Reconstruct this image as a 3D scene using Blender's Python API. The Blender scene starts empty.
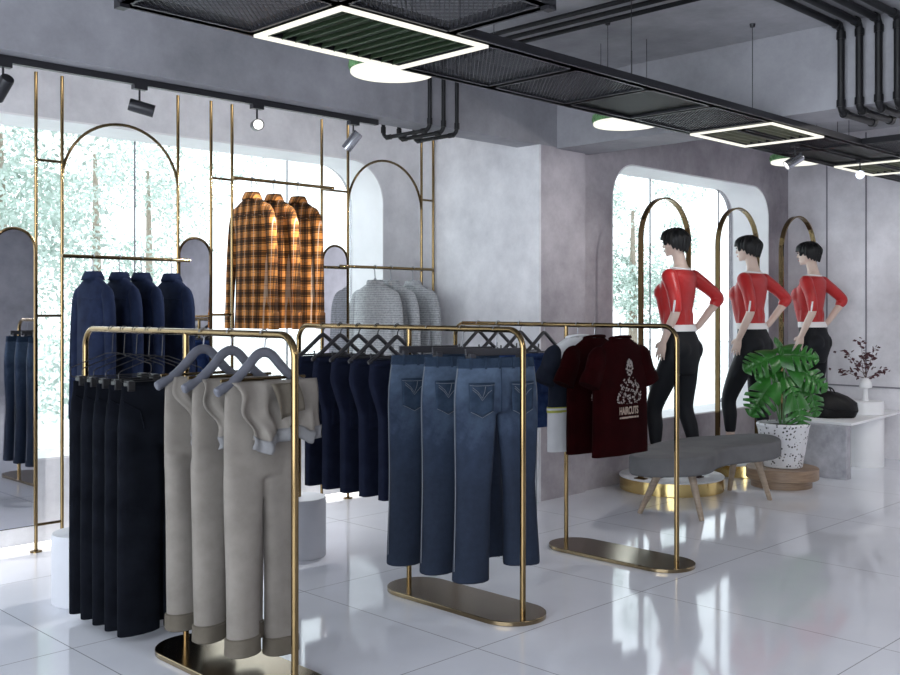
import bpy, bmesh, math, random
from mathutils import Vector, Matrix
PI = math.pi
rnd = random.Random(7)
SC = bpy.context.scene
COL = SC.collection

# ------------------------------------------------------------------ materials
def new_mat(name):
    m = bpy.data.materials.new(name); m.use_nodes = True
    nt = m.node_tree; b = nt.nodes['Principled BSDF']
    return m, nt, b
def lk(nt, a, b): nt.links.new(a, b)
def nmath(nt, op, a, b=None, c=None):
    n = nt.nodes.new('ShaderNodeMath'); n.operation = op
    for i, v in enumerate((a, b, c)):
        if v is None: continue
        if isinstance(v, (int, float)): n.inputs[i].default_value = v
        else: lk(nt, v, n.inputs[i])
    return n.outputs[0]
def coords(nt, out='Object'):
    return nt.nodes.new('ShaderNodeTexCoord').outputs[out]
def noise(nt, vec, scale, detail=4, rough=.55, dim=None):
    n = nt.nodes.new('ShaderNodeTexNoise'); n.inputs['Scale'].default_value = scale
    n.inputs['Detail'].default_value = detail; n.inputs['Roughness'].default_value = rough
    lk(nt, vec, n.inputs['Vector']); return n.outputs['Fac']
def ramp(nt, fac, stops, interp='LINEAR'):
    r = nt.nodes.new('ShaderNodeValToRGB'); r.color_ramp.interpolation = interp
    e = r.color_ramp.elements
    while len(e) < len(stops): e.new(.5)
    for i, (p, c) in enumerate(stops):
        e[i].position = p; e[i].color = (*c, 1)
    lk(nt, fac, r.inputs['Fac']); return r.outputs['Color']
def mixc(nt, fac, a, b, mode='MIX'):
    n = nt.nodes.new('ShaderNodeMix'); n.data_type = 'RGBA'; n.blend_type = mode
    for i, v in ((0, fac), (6, a), (7, b)):
        if isinstance(v, (int, float)): n.inputs[i].default_value = v
        elif isinstance(v, tuple): n.inputs[i].default_value = (*v, 1)
        else: lk(nt, v, n.inputs[i])
    return n.outputs[2]
def bump(nt, b, h, strength=.2, dist=.01):
    n = nt.nodes.new('ShaderNodeBump'); n.inputs['Strength'].default_value = strength
    n.inputs['Distance'].default_value = dist
    lk(nt, h, n.inputs['Height']); lk(nt, n.outputs[0], b.inputs['Normal'])
def mat(name, col, rough=.5, metal=0, var=0, scale=30, bmp=0, spec=.5, sheen=0):
    m, nt, b = new_mat(name)
    b.inputs['Base Color'].default_value = (*col, 1)
    b.inputs['Roughness'].default_value = rough; b.inputs['Metallic'].default_value = metal
    b.inputs['Specular IOR Level'].default_value = spec
    if sheen:
        b.inputs['Sheen Weight'].default_value = sheen
    if var or bmp:
        v = coords(nt); f = noise(nt, v, scale, 5)
        if var:
            lo = tuple(max(0, c * (1 - var)) for c in col); hi = tuple(min(1, c * (1 + var)) for c in col)
            lk(nt, ramp(nt, f, [(.3, lo), (.7, hi)]), b.inputs['Base Color'])
        if bmp: bump(nt, b, f, bmp, .005)
    return m
def concrete(name, lo, hi, scale=.9, rough=.75):
    m, nt, b = new_mat(name); v = coords(nt)
    f1 = noise(nt, v, scale, 9, .62); f2 = noise(nt, v, scale * 3.7, 8, .7)
    f = nmath(nt, 'ADD', nmath(nt, 'MULTIPLY', f1, .60), nmath(nt, 'MULTIPLY', f2, .40))
    lo = tuple(c * .84 for c in lo); hi = tuple(min(.85, c * 1.08) for c in hi)
    lk(nt, ramp(nt, f, [(.37, lo), (.50, tuple((a + b) / 2 for a, b in zip(lo, hi))), (.63, hi)]), b.inputs['Base Color'])
    b.inputs['Roughness'].default_value = rough
    bump(nt, b, f2, .12, .01)
    return m
def emit(name, col, s):
    m, nt, b = new_mat(name)
    b.inputs['Base Color'].default_value = (.05, .05, .05, 1)
    b.inputs['Emission Color'].default_value = (*col, 1); b.inputs['Emission Strength'].default_value = s
    return m

M = {}
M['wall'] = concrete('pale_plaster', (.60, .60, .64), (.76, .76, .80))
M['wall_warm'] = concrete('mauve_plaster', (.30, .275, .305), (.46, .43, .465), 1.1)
M['beam'] = concrete('grey_concrete', (.23, .23, .255), (.32, .32, .35))
M['ceiling'] = concrete('ceiling_concrete', (.32, .32, .345), (.44, .44, .47))
M['panelwall'] = concrete('panel_plaster', (.62, .60, .64), (.74, .72, .76))
M['white'] = mat('white_paint', (.80, .80, .82), .45, var=.03, scale=6)
M['pedestal'] = mat('grey_white_pedestal', (.56, .57, .62), .5, var=.03, scale=6)
M['greyblock'] = concrete('grey_block', (.34, .34, .38), (.46, .46, .50), 4)
def floor_mat():
    m, nt, b = new_mat('polished_tile'); v = coords(nt)
    sp = nt.nodes.new('ShaderNodeSeparateXYZ'); lk(nt, v, sp.inputs[0])
    def line(o, x0):
        q = nmath(nt, 'DIVIDE', nmath(nt, 'SUBTRACT', o, x0), 1.195)
        fr = nmath(nt, 'FRACT', nmath(nt, 'ADD', q, 20.5))
        return nmath(nt, 'LESS_THAN', nmath(nt, 'ABSOLUTE', nmath(nt, 'SUBTRACT', fr, .5)), .0021)
    g = nmath(nt, 'MAXIMUM', line(sp.outputs[0], 1.862), line(sp.outputs[1], 1.70))
    f = noise(nt, v, 1.1, 7, .6)
    base = ramp(nt, f, [(.3, (.66, .675, .745)), (.7, (.75, .765, .825))])
    lk(nt, mixc(nt, g, base, (.30, .30, .33)), b.inputs['Base Color'])
    b.inputs['Roughness'].default_value = .06
    b.inputs['Specular IOR Level'].default_value = .62
    lk(nt, ramp(nt, noise(nt, v, 2.3, 4), [(.3, (.045,) * 3), (.7, (.10,) * 3)]), b.inputs['Roughness'])
    return m
M['floor'] = floor_mat()
M['gold'] = mat('brushed_brass', (.215, .15, .072), .15, 1, var=.08, scale=9)
M['gold_dark'] = mat('aged_brass', (.15, .105, .052), .20, 1, var=.08, scale=9)
M['gold_plate'] = mat('brass_plate', (.25, .19, .115), .20, 1, var=.06, scale=5)
M['gold_arch'] = mat('polished_arch_brass', (.24, .17, .08), .05, 1)
M['gold_bright'] = mat('polished_brass', (.80, .60, .25), .16, 1)
M['black'] = mat('black_metal', (.022, .022, .027), .36, .3)
M['black_pipe'] = mat('black_pipe', (.007, .007, .009), .45, 0, spec=.3)
M['dark_hanger'] = mat('charcoal_plastic', (.022, .022, .028), .4)
M['grey_hanger'] = mat('slate_painted_wood', (.095, .10, .125), .5, var=.15, scale=25)
M['steel'] = mat('steel_wire', (.30, .31, .34), .35, .8)
M['wire_black'] = mat('black_wire', (.01, .01, .012), .45)
M['chrome'] = mat('satin_chrome', (.42, .43, .47), .22, .9)
M['mirror'] = mat('mirror_glass', (.80, .81, .86), .015, 1)
M['lens'] = emit('lamp_lens', (1, .98, .95), 1.6)
M['led'] = emit('led_strip', (1, .985, .87), .96)
M['disc'] = emit('lamp_diffuser', (1, .99, .88), .96)
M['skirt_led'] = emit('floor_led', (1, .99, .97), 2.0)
M['moss'] = mat('moss_band', (.10, .22, .09), .9, var=.7, scale=60, bmp=.8)
M['louver'] = mat('dark_green_louvre', (.03, .05, .025), .5)
M['louver_back'] = mat('olive_panel', (.17, .175, .12), .6)
M['smoked'] = mat('smoked_panel', (.012, .015, .013), .5, spec=.2)
def glass():
    m, nt, b = new_mat('window_glass'); nt.nodes.remove(b)
    out = nt.nodes['Material Output']
    t = nt.nodes.new('ShaderNodeBsdfTransparent'); t.inputs[0].default_value = (.56, .575, .575, 1)
    g = nt.nodes.new('ShaderNodeBsdfGlossy'); g.inputs['Roughness'].default_value = .02
    fr = nt.nodes.new('ShaderNodeFresnel'); fr.inputs[0].default_value = 1.25
    x = nt.nodes.new('ShaderNodeMixShader')
    ge = nt.nodes.new('ShaderNodeNewGeometry')
    lk(nt, nmath(nt, 'MULTIPLY', fr.outputs[0], nmath(nt, 'SUBTRACT', 1.0, ge.outputs['Backfacing'])), x.inputs[0]); lk(nt, t.outputs[0], x.inputs[1]); lk(nt, g.outputs[0], x.inputs[2])
    lk(nt, x.outputs[0], out.inputs['Surface']); return m
M['glass'] = glass()
# cloth
def cloth(name, lo, hi, scale=9, rough=.9, weave=420, wb=.25, sheen=0):
    m, nt, b = new_mat(name); v = coords(nt)
    f = noise(nt, v, scale, 5, .6)
    lk(nt, ramp(nt, f, [(.3, lo), (.72, hi)]), b.inputs['Base Color'])
    b.inputs['Roughness'].default_value = rough; b.inputs['Specular IOR Level'].default_value = .05
    bump(nt, b, noise(nt, v, weave, 2), wb, .002)
    return m
M['black_cloth'] = cloth('black_twill', (.003, .0036, .006), (.008, .0095, .014))
M['beige_cloth'] = cloth('beige_cotton', (.165, .150, .135), (.222, .203, .184))
M['beige_dark'] = cloth('taupe_cuff', (.095, .082, .066), (.13, .115, .095))
M['beige_grey'] = cloth('grey_rib', (.15, .15, .158), (.20, .20, .208))
M['navy_cloth'] = cloth('navy_twill', (.007, .009, .021), (.014, .018, .038))
M['navy_wool'] = cloth('navy_brushed_wool', (.0055, .0085, .022), (.012, .018, .042), 14)
M['blue_denim'] = cloth('blue_denim', (.012, .026, .085), (.035, .062, .16), 16)
def denim():
    m, nt, b = new_mat('washed_denim'); v = coords(nt)
    sp = nt.nodes.new('ShaderNodeSeparateXYZ'); lk(nt, v, sp.inputs[0])
    f = noise(nt, v, 5, 6, .65); f2 = noise(nt, v, 38, 4, .6)
    up = nmath(nt, 'MULTIPLY_ADD', sp.outputs[2], 1.0, .60)      # seat and thighs washed paler than the hems
    up = nmath(nt, 'MAXIMUM', nmath(nt, 'MINIMUM', up, .55), 0)
    k = nmath(nt, 'ADD', nmath(nt, 'MULTIPLY', nmath(nt, 'ADD', up, .18), f), nmath(nt, 'MULTIPLY', f2, .12))
    lk(nt, ramp(nt, k, [(.08, (.008, .012, .024)), (.26, (.021, .033, .062)), (.50, (.072, .106, .165))]), b.inputs['Base Color'])
    b.inputs['Roughness'].default_value = .85; b.inputs['Specular IOR Level'].default_value = .25
    bump(nt, b, noise(nt, v, 60, 4), .3, .004); return m
M['denim'] = denim()
M['denim_pocket'] = cloth('denim_pocket', (.016, .026, .046), (.036, .055, .09), 16)
M['stitch'] = mat('pale_stitching', (.15, .165, .19), .8)
M['maroon'] = cloth('maroon_jersey', (.010, .0004, .0008), (.018, .001, .0016))
M['tee_white'] = cloth('white_jersey', (.62, .63, .66), (.70, .71, .74))
M['tee_navy'] = cloth('dark_navy_jersey', (.012, .015, .026), (.022, .026, .04))
M['tee_lime'] = mat('lime_stripe', (.45, .47, .08), .8)
M['print'] = mat('print_ink', (.36, .32, .305), .8)
M['print_warm'] = mat('print_ink_warm', (.36, .28, .23), .8)
def knit():
    m, nt, b = new_mat('grey_rib_knit'); v = coords(nt)
    sp = nt.nodes.new('ShaderNodeSeparateXYZ'); lk(nt, v, sp.inputs[0])
    w = nmath(nt, 'SINE', nmath(nt, 'MULTIPLY', sp.outputs[2], 2 * PI / .017))
    f = noise(nt, v, 70, 4)
    k = nmath(nt, 'MULTIPLY_ADD', w, .16, f)
    lk(nt, ramp(nt, k, [(.25, (.24, .25, .26)), (.75, (.46, .47, .49))]), b.inputs['Base Color'])
    b.inputs['Roughness'].default_value = .95; bump(nt, b, k, .6, .006); return m
M['knit'] = knit()
def plaid():
    m, nt, b = new_mat('orange_plaid_flannel'); v = coords(nt)
    sp = nt.nodes.new('ShaderNodeSeparateXYZ'); lk(nt, v, sp.inputs[0])
    def band(o, off):
        fr = nmath(nt, 'FRACT', nmath(nt, 'ADD', nmath(nt, 'DIVIDE', o, .087), off))
        dark = ramp(nt, fr, [(0, (1, 1, 1)), (.38, (.13, .13, .17)), (.48, (.45, .5, .48)), (.54, (.03, .035, .06)), (.78, (.55, .5, .48)), (.82, (.13, .13, .17)), (.93, (1, 1, 1))], 'CONSTANT')
        return dark, fr
    dx, fx = band(sp.outputs[0], 10.2); dz, fz = band(sp.outputs[2], 20.1)
    base = ramp(nt, noise(nt, v, 9, 4), [(.3, (.40, .14, .028)), (.7, (.60, .25, .065))])
    c = mixc(nt, .86, base, dx, 'MULTIPLY'); c = mixc(nt, .86, c, dz, 'MULTIPLY')
    def thin(fr, p, w): return nmath(nt, 'LESS_THAN', nmath(nt, 'ABSOLUTE', nmath(nt, 'SUBTRACT', fr, p)), w)
    c = mixc(nt, nmath(nt, 'MULTIPLY', thin(fx, .18, .030), .45), c, (.62, .50, .40))
    c = mixc(nt, nmath(nt, 'MULTIPLY', thin(fz, .22, .022), .5), c, (.12, .08, .06))
    lk(nt, c, b.inputs['Base Color']); b.inputs['Roughness'].default_value = .9
    b.inputs['Specular IOR Level'].default_value = .2
    bump(nt, b, noise(nt, v, 300, 2), .3, .002); return m
M['plaid'] = plaid()
M['skin'] = mat('mannequin_skin', (.62, .47, .40), .42)
M['hair'] = mat('black_hair', (.004, .004, .005), .5, spec=.3, var=.3, scale=80)
M['red'] = mat('red_jersey', (.42, .014, .015), .42, var=.12, scale=7)
M['hem_white'] = mat('white_cotton', (.78, .76, .76), .8)
M['legging'] = mat('black_leggings', (.008, .009, .012), .6, spec=.2, )
M['shoe'] = mat('dark_shoe', (.04, .015, .015), .4)
M['eye'] = mat('painted_eye', (.05, .035, .03), .3)
M['lip'] = mat('painted_lip', (.45, .16, .14), .4)
def wood(name, lo, hi):
    m, nt, b = new_mat(name); v = coords(nt)
    mp = nt.nodes.new('ShaderNodeMapping'); mp.inputs['Scale'].default_value = (3, 3, 26); lk(nt, v, mp.inputs[0])
    lk(nt, ramp(nt, noise(nt, mp.outputs[0], 3, 6), [(.3, lo), (.7, hi)]), b.inputs['Base Color'])
    b.inputs['Roughness'].default_value = .42; return m
M['oak'] = wood('oak_leg', (.25, .19, .14), (.36, .28, .21))
M['wood_round'] = wood('brown_oak', (.20, .13, .085), (.31, .215, .145))
M['bench_fabric'] = cloth('grey_upholstery', (.12, .12, .126), (.155, .155, .162), 6, .75)
def terrazzo():
    m, nt, b = new_mat('terrazzo'); v = coords(nt)
    vo = nt.nodes.new('ShaderNodeTexVoronoi'); vo.inputs['Scale'].default_value = 52; lk(nt, v, vo.inputs['Vector'])
    vo.inputs['Randomness'].default_value = 1
    sp = nt.nodes.new('ShaderNodeSeparateColor'); lk(nt, vo.outputs['Color'], sp.inputs[0])
    chip = nmath(nt, 'MULTIPLY', nmath(nt, 'GREATER_THAN', sp.outputs[0], .66), nmath(nt, 'LESS_THAN', vo.outputs['Distance'], .42))
    cc = ramp(nt, sp.outputs[1], [(0, (.02, .02, .025)), (.5, (.10, .10, .11)), (.8, (.30, .28, .27))], 'CONSTANT')
    lk(nt, mixc(nt, chip, (.66, .66, .69), cc), b.inputs['Base Color']); b.inputs['Roughness'].default_value = .5; return m
M['terrazzo'] = terrazzo()
M['soil'] = mat('dark_soil', (.03, .022, .016), .95, var=.4, scale=60, bmp=.6)
M['leaf'] = mat('monstera_green', (.024, .140, .018), .32, var=.35, scale=8)
M['stem'] = mat('stem_green', (.05, .17, .04), .45)
M['bag'] = mat('black_leather', (.005, .005, .006), .5, spec=.25, var=.2, scale=40, bmp=.2)
M['twig'] = mat('brown_twig', (.10, .06, .05), .7)
M['red_leaf'] = mat('dark_red_leaf', (.07, .018, .025), .6, var=.3)
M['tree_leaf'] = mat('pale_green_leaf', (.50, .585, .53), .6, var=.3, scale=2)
M['bark'] = mat('bark', (.30, .25, .2), .9, var=.2)
M['paving'] = mat('pale_paving', (.62, .62, .60), .9, var=.06, scale=2)
M['seam'] = mat('wall_seam', (.20, .19, .22), .7)

# ------------------------------------------------------------------ mesh helpers
class MB:
    def __init__(s): s.v = []; s.f = []
    def add(s, vs, fs):
        o = len(s.v); s.v += [tuple(v) for v in vs]; s.f += [tuple(i + o for i in f) for f in fs]; return s
    def box(s, c, d, mtx=None):
        x, y, z = c; a, b, h = d[0] / 2, d[1] / 2, d[2] / 2
        vs = [Vector((sx * a, sy * b, sz * h)) for sz in (-1, 1) for sy in (-1, 1) for sx in (-1, 1)]
        if mtx: vs = [mtx @ v for v in vs]
        vs = [v + Vector(c) for v in vs]
        return s.add(vs, [(0, 2, 3, 1), (4, 5, 7, 6), (0, 1, 5, 4), (2, 6, 7, 3), (0, 4, 6, 2), (1, 3, 7, 5)])
    def bar(s, p, q, w, h=None):
        """box-section bar from p to q"""
        p, q = Vector(p), Vector(q); h = h or w; d = q - p; L = d.length
        m = d.to_track_quat('Z', 'Y').to_matrix()
        return s.box((p + q) / 2, (w, h, L), m)
    def loft(s, rings, c0=True, c1=True, closed=False):
        n = len(rings[0]); vs = [p for r in rings for p in r]; fs = []
        R = len(rings)
        for i in range(R if closed else R - 1):
            for j in range(n):
                a = i * n + j; b = i * n + (j + 1) % n; k = ((i + 1) % R) * n
                fs.append((a, b, k + (j + 1) % n, k + j))
        if not closed:
            if c0: fs.append(tuple(range(n - 1, -1, -1)))
            if c1: fs.append(tuple((R - 1) * n + j for j in range(n)))
        return s.add(vs, fs)
    def tube(s, pts, r, n=10, closed=False, sx=1.0):
        pts = [Vector(p) for p in pts]; rings = []; N = len(pts); up = None
        rr = r if isinstance(r, (list, tuple)) else [r] * N
        for i, p in enumerate(pts):
            a = pts[(i - 1) % N] if (i or closed) else p; b = pts[(i + 1) % N] if (i < N - 1 or closed) else p
            t = (b - a).normalized()
            if up is None:
                up = Vector((0, 0, 1)) if abs(t.z) < .9 else Vector((1, 0, 0))
            u = (up - t * up.dot(t)).normalized(); w = t.cross(u); up = u
            rings.append([p + (u * math.cos(2 * PI * j / n) + w * math.sin(2 * PI * j / n) * sx) * rr[i] for j in range(n)])
        return s.loft(rings, closed=closed)
    def lathe(s, prof, c=(0, 0, 0), n=40):
        rings = [[(c[0] + r * math.cos(2 * PI * j / n), c[1] + r * math.sin(2 * PI * j / n), c[2] + z) for j in range(n)] for r, z in prof]
        return s.loft(rings)
    def prism(s, poly, z0, z1):
        return s.loft([[(x, y, z0) for x, y in poly], [(x, y, z1) for x, y in poly]])
    def grid(s, rows):
        n = len(rows[0]); vs = [p for r in rows for p in r]
        return s.add(vs, [(i * n + j, i * n + j + 1, (i + 1) * n + j + 1, (i + 1) * n + j) for i in range(len(rows) - 1) for j in range(n - 1)])
    def mesh(s, name):
        me = bpy.data.meshes.new(name); me.from_pydata(s.v, [], s.f); me.validate(); me.update()
        bm = bmesh.new(); bm.from_mesh(me); bmesh.ops.recalc_face_normals(bm, faces=bm.faces); bm.to_mesh(me); bm.free()
        return me
    def build(s, name, m, parent=None, smooth=40, bevel=0, seg=2, solid=0):
        return link(name, s.mesh(name), m, parent, smooth, bevel, seg, solid)
def link(name, me, m, parent=None, smooth=40, bevel=0, seg=2, solid=0):
    o = bpy.data.objects.new(name, me); COL.objects.link(o)
    if m: me.materials.clear(); me.materials.append(M[m] if isinstance(m, str) else m)
    if smooth:
        me.shade_smooth(); me.set_sharp_from_angle(angle=math.radians(smooth))
    if solid:
        md = o.modifiers.new('solid', 'SOLIDIFY'); md.thickness = solid; md.offset = 0
    if bevel:
        md = o.modifiers.new('bevel', 'BEVEL'); md.width = bevel; md.segments = seg; md.limit_method = 'ANGLE'; md.angle_limit = .6
    if parent: o.parent = parent
    return o
def tag(o, label, cat, group=None, kind=None):
    if label: o['label'] = label
    if cat: o['category'] = cat
    if group: o['group'] = group
    if kind: o['kind'] = kind
    return o
def thing(name, label, cat, loc=(0, 0, 0), rz=0, group=None):
    o = bpy.data.objects.new(name, None); COL.objects.link(o); o.empty_display_size = .1
    o.location = loc; o.rotation_euler = (0, 0, rz)
    return tag(o, label, cat, group)
def struct(name, mb, m, label, cat, **k):
    o = mb.build(name, m, **k); return tag(o, label, cat, kind='structure')
def dup(root, loc, rz=None, label=None, group=None):
    def cp(o, par):
        c = o.copy(); COL.objects.link(c)
        if par: c.parent = par
        for ch in [x for x in KIDS.get(o.name, [])]: KIDS.setdefault(c.name, []).append(cp(ch, c))
        return c
    KIDS = {}
    for x in COL.objects:
        if x.parent: KIDS.setdefault(x.parent.name, []).append(x)
    KIDS = {k: list(v) for k, v in KIDS.items()}
    r = cp(root, None); r.location = loc
    if rz is not None: r.rotation_euler = (0, 0, rz)
    if label: r['label'] = label
    if group: r['group'] = group
    return r
def catmull(pts, n=6, closed=True):
    N = len(pts); out = []
    for i in range(N if closed else N - 1):
        p = [Vector(pts[(i + k) % N]) if closed else Vector(pts[min(max(i + k, 0), N - 1)]) for k in (-1, 0, 1, 2)]
        for j in range(n):
            t = j / n
            out.append(.5 * ((2 * p[1]) + (p[2] - p[0]) * t + (2 * p[0] - 5 * p[1] + 4 * p[2] - p[3]) * t * t + (3 * p[1] - p[0] - 3 * p[2] + p[3]) * t ** 3))
    if not closed: out.append(Vector(pts[-1]))
    return out
def fillet(pts, r, n=8):
    """polyline with rounded corners"""
    pts = [Vector(p) for p in pts]; out = [pts[0]]
    for a, b, c in zip(pts, pts[1:], pts[2:]):
        d1 = (a - b).normalized(); d2 = (c - b).normalized()
        ang = d1.angle(d2); t = r / math.tan(ang / 2); ctr_d = (d1 + d2).normalized(); ctr = b + ctr_d * (r / math.sin(ang / 2))
        s = b + d1 * t - ctr; e = b + d2 * t - ctr; w = s.angle(e)
        for k in range(n + 1):
            f = k / n
            out.append(ctr + (s * math.sin((1 - f) * w) + e * math.sin(f * w)) / math.sin(w))
    out.append(pts[-1]); return out
def sring(cx, cy, z, a, b, n=24, p=2.0, wr=None):
    out = []
    for j in range(n):
        t = 2 * PI * j / n; c, s = math.cos(t), math.sin(t)
        x = math.copysign(abs(c) ** (2 / p), c); y = math.copysign(abs(s) ** (2 / p), s)
        dy = wr(cx + a * x, z, y) if wr else 0
        out.append((cx + a * x, cy + b * y + dy, z))
    return out
def holed(outer, hole, y0, y1):
    """wall slab in the XZ plane from y0 to y1 with one opening"""
    bm = bmesh.new()
    def loop(ps):
        vs = [bm.verts.new((x, y0, z)) for x, z in ps]
        return [bm.edges.new((vs[i], vs[(i + 1) % len(vs)])) for i in range(len(vs))]
    es = loop(outer) + loop(hole)
    r = bmesh.ops.triangle_fill(bm, edges=es, use_beauty=True)
    fs = [f for f in r['geom'] if isinstance(f, bmesh.types.BMFace)]
    e = bmesh.ops.extrude_face_region(bm, geom=fs)
    bmesh.ops.translate(bm, verts=[v for v in e['geom'] if isinstance(v, bmesh.types.BMVert)], vec=(0, y1 - y0, 0))
    bmesh.ops.recalc_face_normals(bm, faces=bm.faces)
    me = bpy.data.meshes.new('slab'); bm.to_mesh(me); bm.free(); return me
def rrect(x0, x1, z0, z1, r, n=12):
    out = []
    for cx, cz, a0 in ((x1 - r, z1 - r, 0), (x0 + r, z1 - r, 90), (x0 + r, z0 + r, 180), (x1 - r, z0 + r, 270)):
        for k in range(n + 1):
            a = math.radians(a0 + 90 * k / n); out.append((cx + r * math.cos(a), cz + r * math.sin(a)))
    return out
# ------------------------------------------------------------------ the room
CEIL = 3.12
struct('floor', MB().box((2.8, .6, -.06), (14.4, 11.8, .12)), 'floor', 'glossy white tiled floor reflecting windows', 'floor', smooth=0)
struct('ceiling', MB().box((2.8, .6, CEIL + .06), (14.4, 11.8, .12)), 'ceiling', 'bare grey concrete ceiling', 'ceiling', smooth=0)
def window_wall(name, outer, hole, y0, y1, m, label):
    o = link(name, holed(outer, hole, y0, y1), m, None, 0)
    return tag(o, label, 'wall', kind='structure')
window_wall('wall_back', [(-4.3, 0), (5.69, 0), (5.69, CEIL), (-4.3, CEIL)], rrect(-.6, 5.307, .50, 2.575, .33), 6.05, 6.48, 'wall',
            'pale plaster wall with the wide window behind the brass clothes frame')
window_wall('wall_mannequins', [(6.22, 0), (9.9, 0), (9.9, CEIL), (6.22, CEIL)], rrect(6.637, 9.235, .47, 2.60, .30), 4.80, 5.24, 'wall_warm',
            'mauve plaster wall with rounded window behind the mannequins')
struct('wall_panelled', MB().box((9.72, -.1, CEIL / 2), (.16, 9.80, CEIL)), 'panelwall', 'pale panelled end wall behind the white table', 'wall', smooth=0)
for i, (a, b, c, d) in enumerate([(4.396, 0, 4.396, 3.1), (4.01, 0, 4.01, 3.1), (2.2, 0, 2.2, 3.1), (4.79, .67, 3.0, .67)]):
    mb = MB()
    if a == c: mb.box((9.637, a, 1.55), (.010, .012, 3.1))
    else: mb.box((9.637, (a + c) / 2, b), (.012, abs(a - c), .014))
    o = mb.build('trim_%d' % (i + 1), 'seam', None, 0); tag(o, 'thin dark seam in the pale panelled end wall', 'wall seam', kind='structure')
me = holed([(-5.2, 0), (6.48, 0), (6.48, CEIL), (-5.2, CEIL)], rrect(-4.6, 4.5, .15, 2.95, .2), 0, .3)
o = link('wall_side', me, 'wall', None, 0); o.location = (-2.2, 0, 0); o.rotation_euler = (0, 0, PI / 2)  # unseen wall, moved in and opened wide to brighten the pillar side
tag(o, 'plaster wall with a wide window', 'wall', kind='structure')
struct('wall_front', MB().box((2.8, -5.1, CEIL / 2), (14.0, .2, CEIL)), 'beam', 'grey concrete wall', 'wall', smooth=0)
struct('wall_return', MB().box((5.70, 5.408, CEIL / 2), (.02, 1.286, CEIL)), 'wall', 'bright plaster wall face turning from the window wall to the pillar', 'wall', smooth=0)  # paler slab added so the side light is put into its colour
struct('pillar_between_windows', MB().box((5.975, 5.628, CEIL / 2), (.53, 1.726, CEIL)), 'wall_warm', 'square plaster pillar between the two windows', 'pillar', smooth=0)  # front plaster darker than its side slab, with shade put into the colour
struct('beam_over_window', MB().box((1.85, 4.872, 2.87), (8.10, .22, .50)), 'beam', 'long grey concrete ceiling beam before the clothes frame', 'beam', smooth=0)
struct('beam_across', MB().box((6.10, -.14, 2.865), (.42, 9.86, .51)), 'beam', 'grey concrete beam crossing the ceiling under the black pipes', 'beam', smooth=0)
# windows: panes and thin mullions
def window(name, x0, x1, z0, z1, y, mull, label):
    w = MB().box(((x0 + x1) / 2, y, z0), (x1 - x0, .05, .03)).box(((x0 + x1) / 2, y, z1), (x1 - x0, .05, .03)).build('window_frame', 'white', None, 0)
    w.name = name; tag(w, label, 'window', kind='structure')
    xs = [x0] + mull + [x1]
    for a, b in zip(xs, xs[1:]): MB().box(((a + b) / 2, y, (z0 + z1) / 2), (b - a - .008, .006, z1 - z0)).build('pane', 'glass', w, 0)
    for x in mull: MB().box((x, y, (z0 + z1) / 2), (.007, .012, z1 - z0)).build('mullion', 'seam', w, 0)
    return w
window('window_1', -.8, 5.5, .44, 2.62, 6.45, [.82, 2.10, 3.379, 4.656], 'wide window of tall glass panes behind the clothes frame')
window('window_2', 6.45, 9.40, .42, 2.66, 5.20, [7.772, 8.966], 'window of tall glass panes behind the mannequins')
tag(MB().box((1.95, 5.955, .013), (7.3, .05, .026)).build('floor_light_strip', 'skirt_led', None, 0), 'glowing white light strip along the foot of the window wall', 'light strip')  # glowing strip added for a bright band; no fixture is known there

def lining(n, x0, x1, z0, z1, r, y0, y1):  # white sleeves added so the glare on the reveals is in their colour
    a = rrect(x0, x1, z0, z1, r); b = rrect(x0 + .012, x1 - .012, z0 + .012, z1 - .012, r - .012)
    o = MB().loft([[(x, y0, z) for x, z in a], [(x, y1, z) for x, z in a], [(x, y1, z) for x, z in b], [(x, y0, z) for x, z in b]], closed=True).build('trim_%d' % n, 'white', None, 30)
    tag(o, ['white lining of the wide window opening behind the clothes frame', 'white lining of the rounded window opening behind the mannequins'][n - 5], 'window lining', kind='structure')
lining(5, -.6, 5.307, .50, 2.575, .33, 6.05, 6.43); lining(6, 6.637, 9.235, .47, 2.60, .30, 4.80, 5.18)
# ------------------------------------------------------------------ outside
struct('ground', MB().box((8, 30, -.45), (80, 48, .3)), 'paving', 'pale paved ground outside the windows', 'ground', smooth=0)
def tree(x, y, h, r, seed, label, n=5200):
    R = random.Random(seed); t = thing('garden_tree', label, 'tree', (x, y, -.3), 0, 'trees outside the windows')
    MB().tube([(0, 0, 0), (.05, .03, h * .35), (.0, 0, h * .75)], [.10, .08, .03], 8).build('trunk', 'bark', t)
    cl = [(R.gauss(0, r * .42), R.gauss(0, r * .42), h * .60 + R.gauss(0, h * .19), r * R.uniform(.28, .5)) for _ in range(16)]
    mb = MB()
    for _ in range(n):
        cx, cy, cz, cr = R.choice(cl); d = Vector((R.gauss(0, 1), R.gauss(0, 1), R.gauss(0, 1))).normalized() * cr * R.uniform(.6, 1)
        p = Vector((cx, cy, cz)) + d; u = Vector((R.gauss(0, 1), R.gauss(0, 1), R.gauss(0, 1))).normalized(); w = u.cross(Vector((R.gauss(0, 1), R.gauss(0, 1), R.gauss(0, 1)))).normalized()
        s = R.uniform(.025, .055)
        mb.add([p - u * s, p + w * s * .5 + u * s * .1, p + u * s * 1.1, p - w * s * .5 + u * s * .1], [(0, 1, 2, 3)])
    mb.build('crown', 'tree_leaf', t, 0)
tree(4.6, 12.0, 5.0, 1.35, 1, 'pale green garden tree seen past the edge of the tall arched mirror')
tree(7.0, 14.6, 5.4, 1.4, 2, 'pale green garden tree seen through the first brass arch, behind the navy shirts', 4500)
tree(9.6, 17.8, 5.8, 1.6, 3, 'pale garden tree standing farther off between the other two garden trees')
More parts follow.
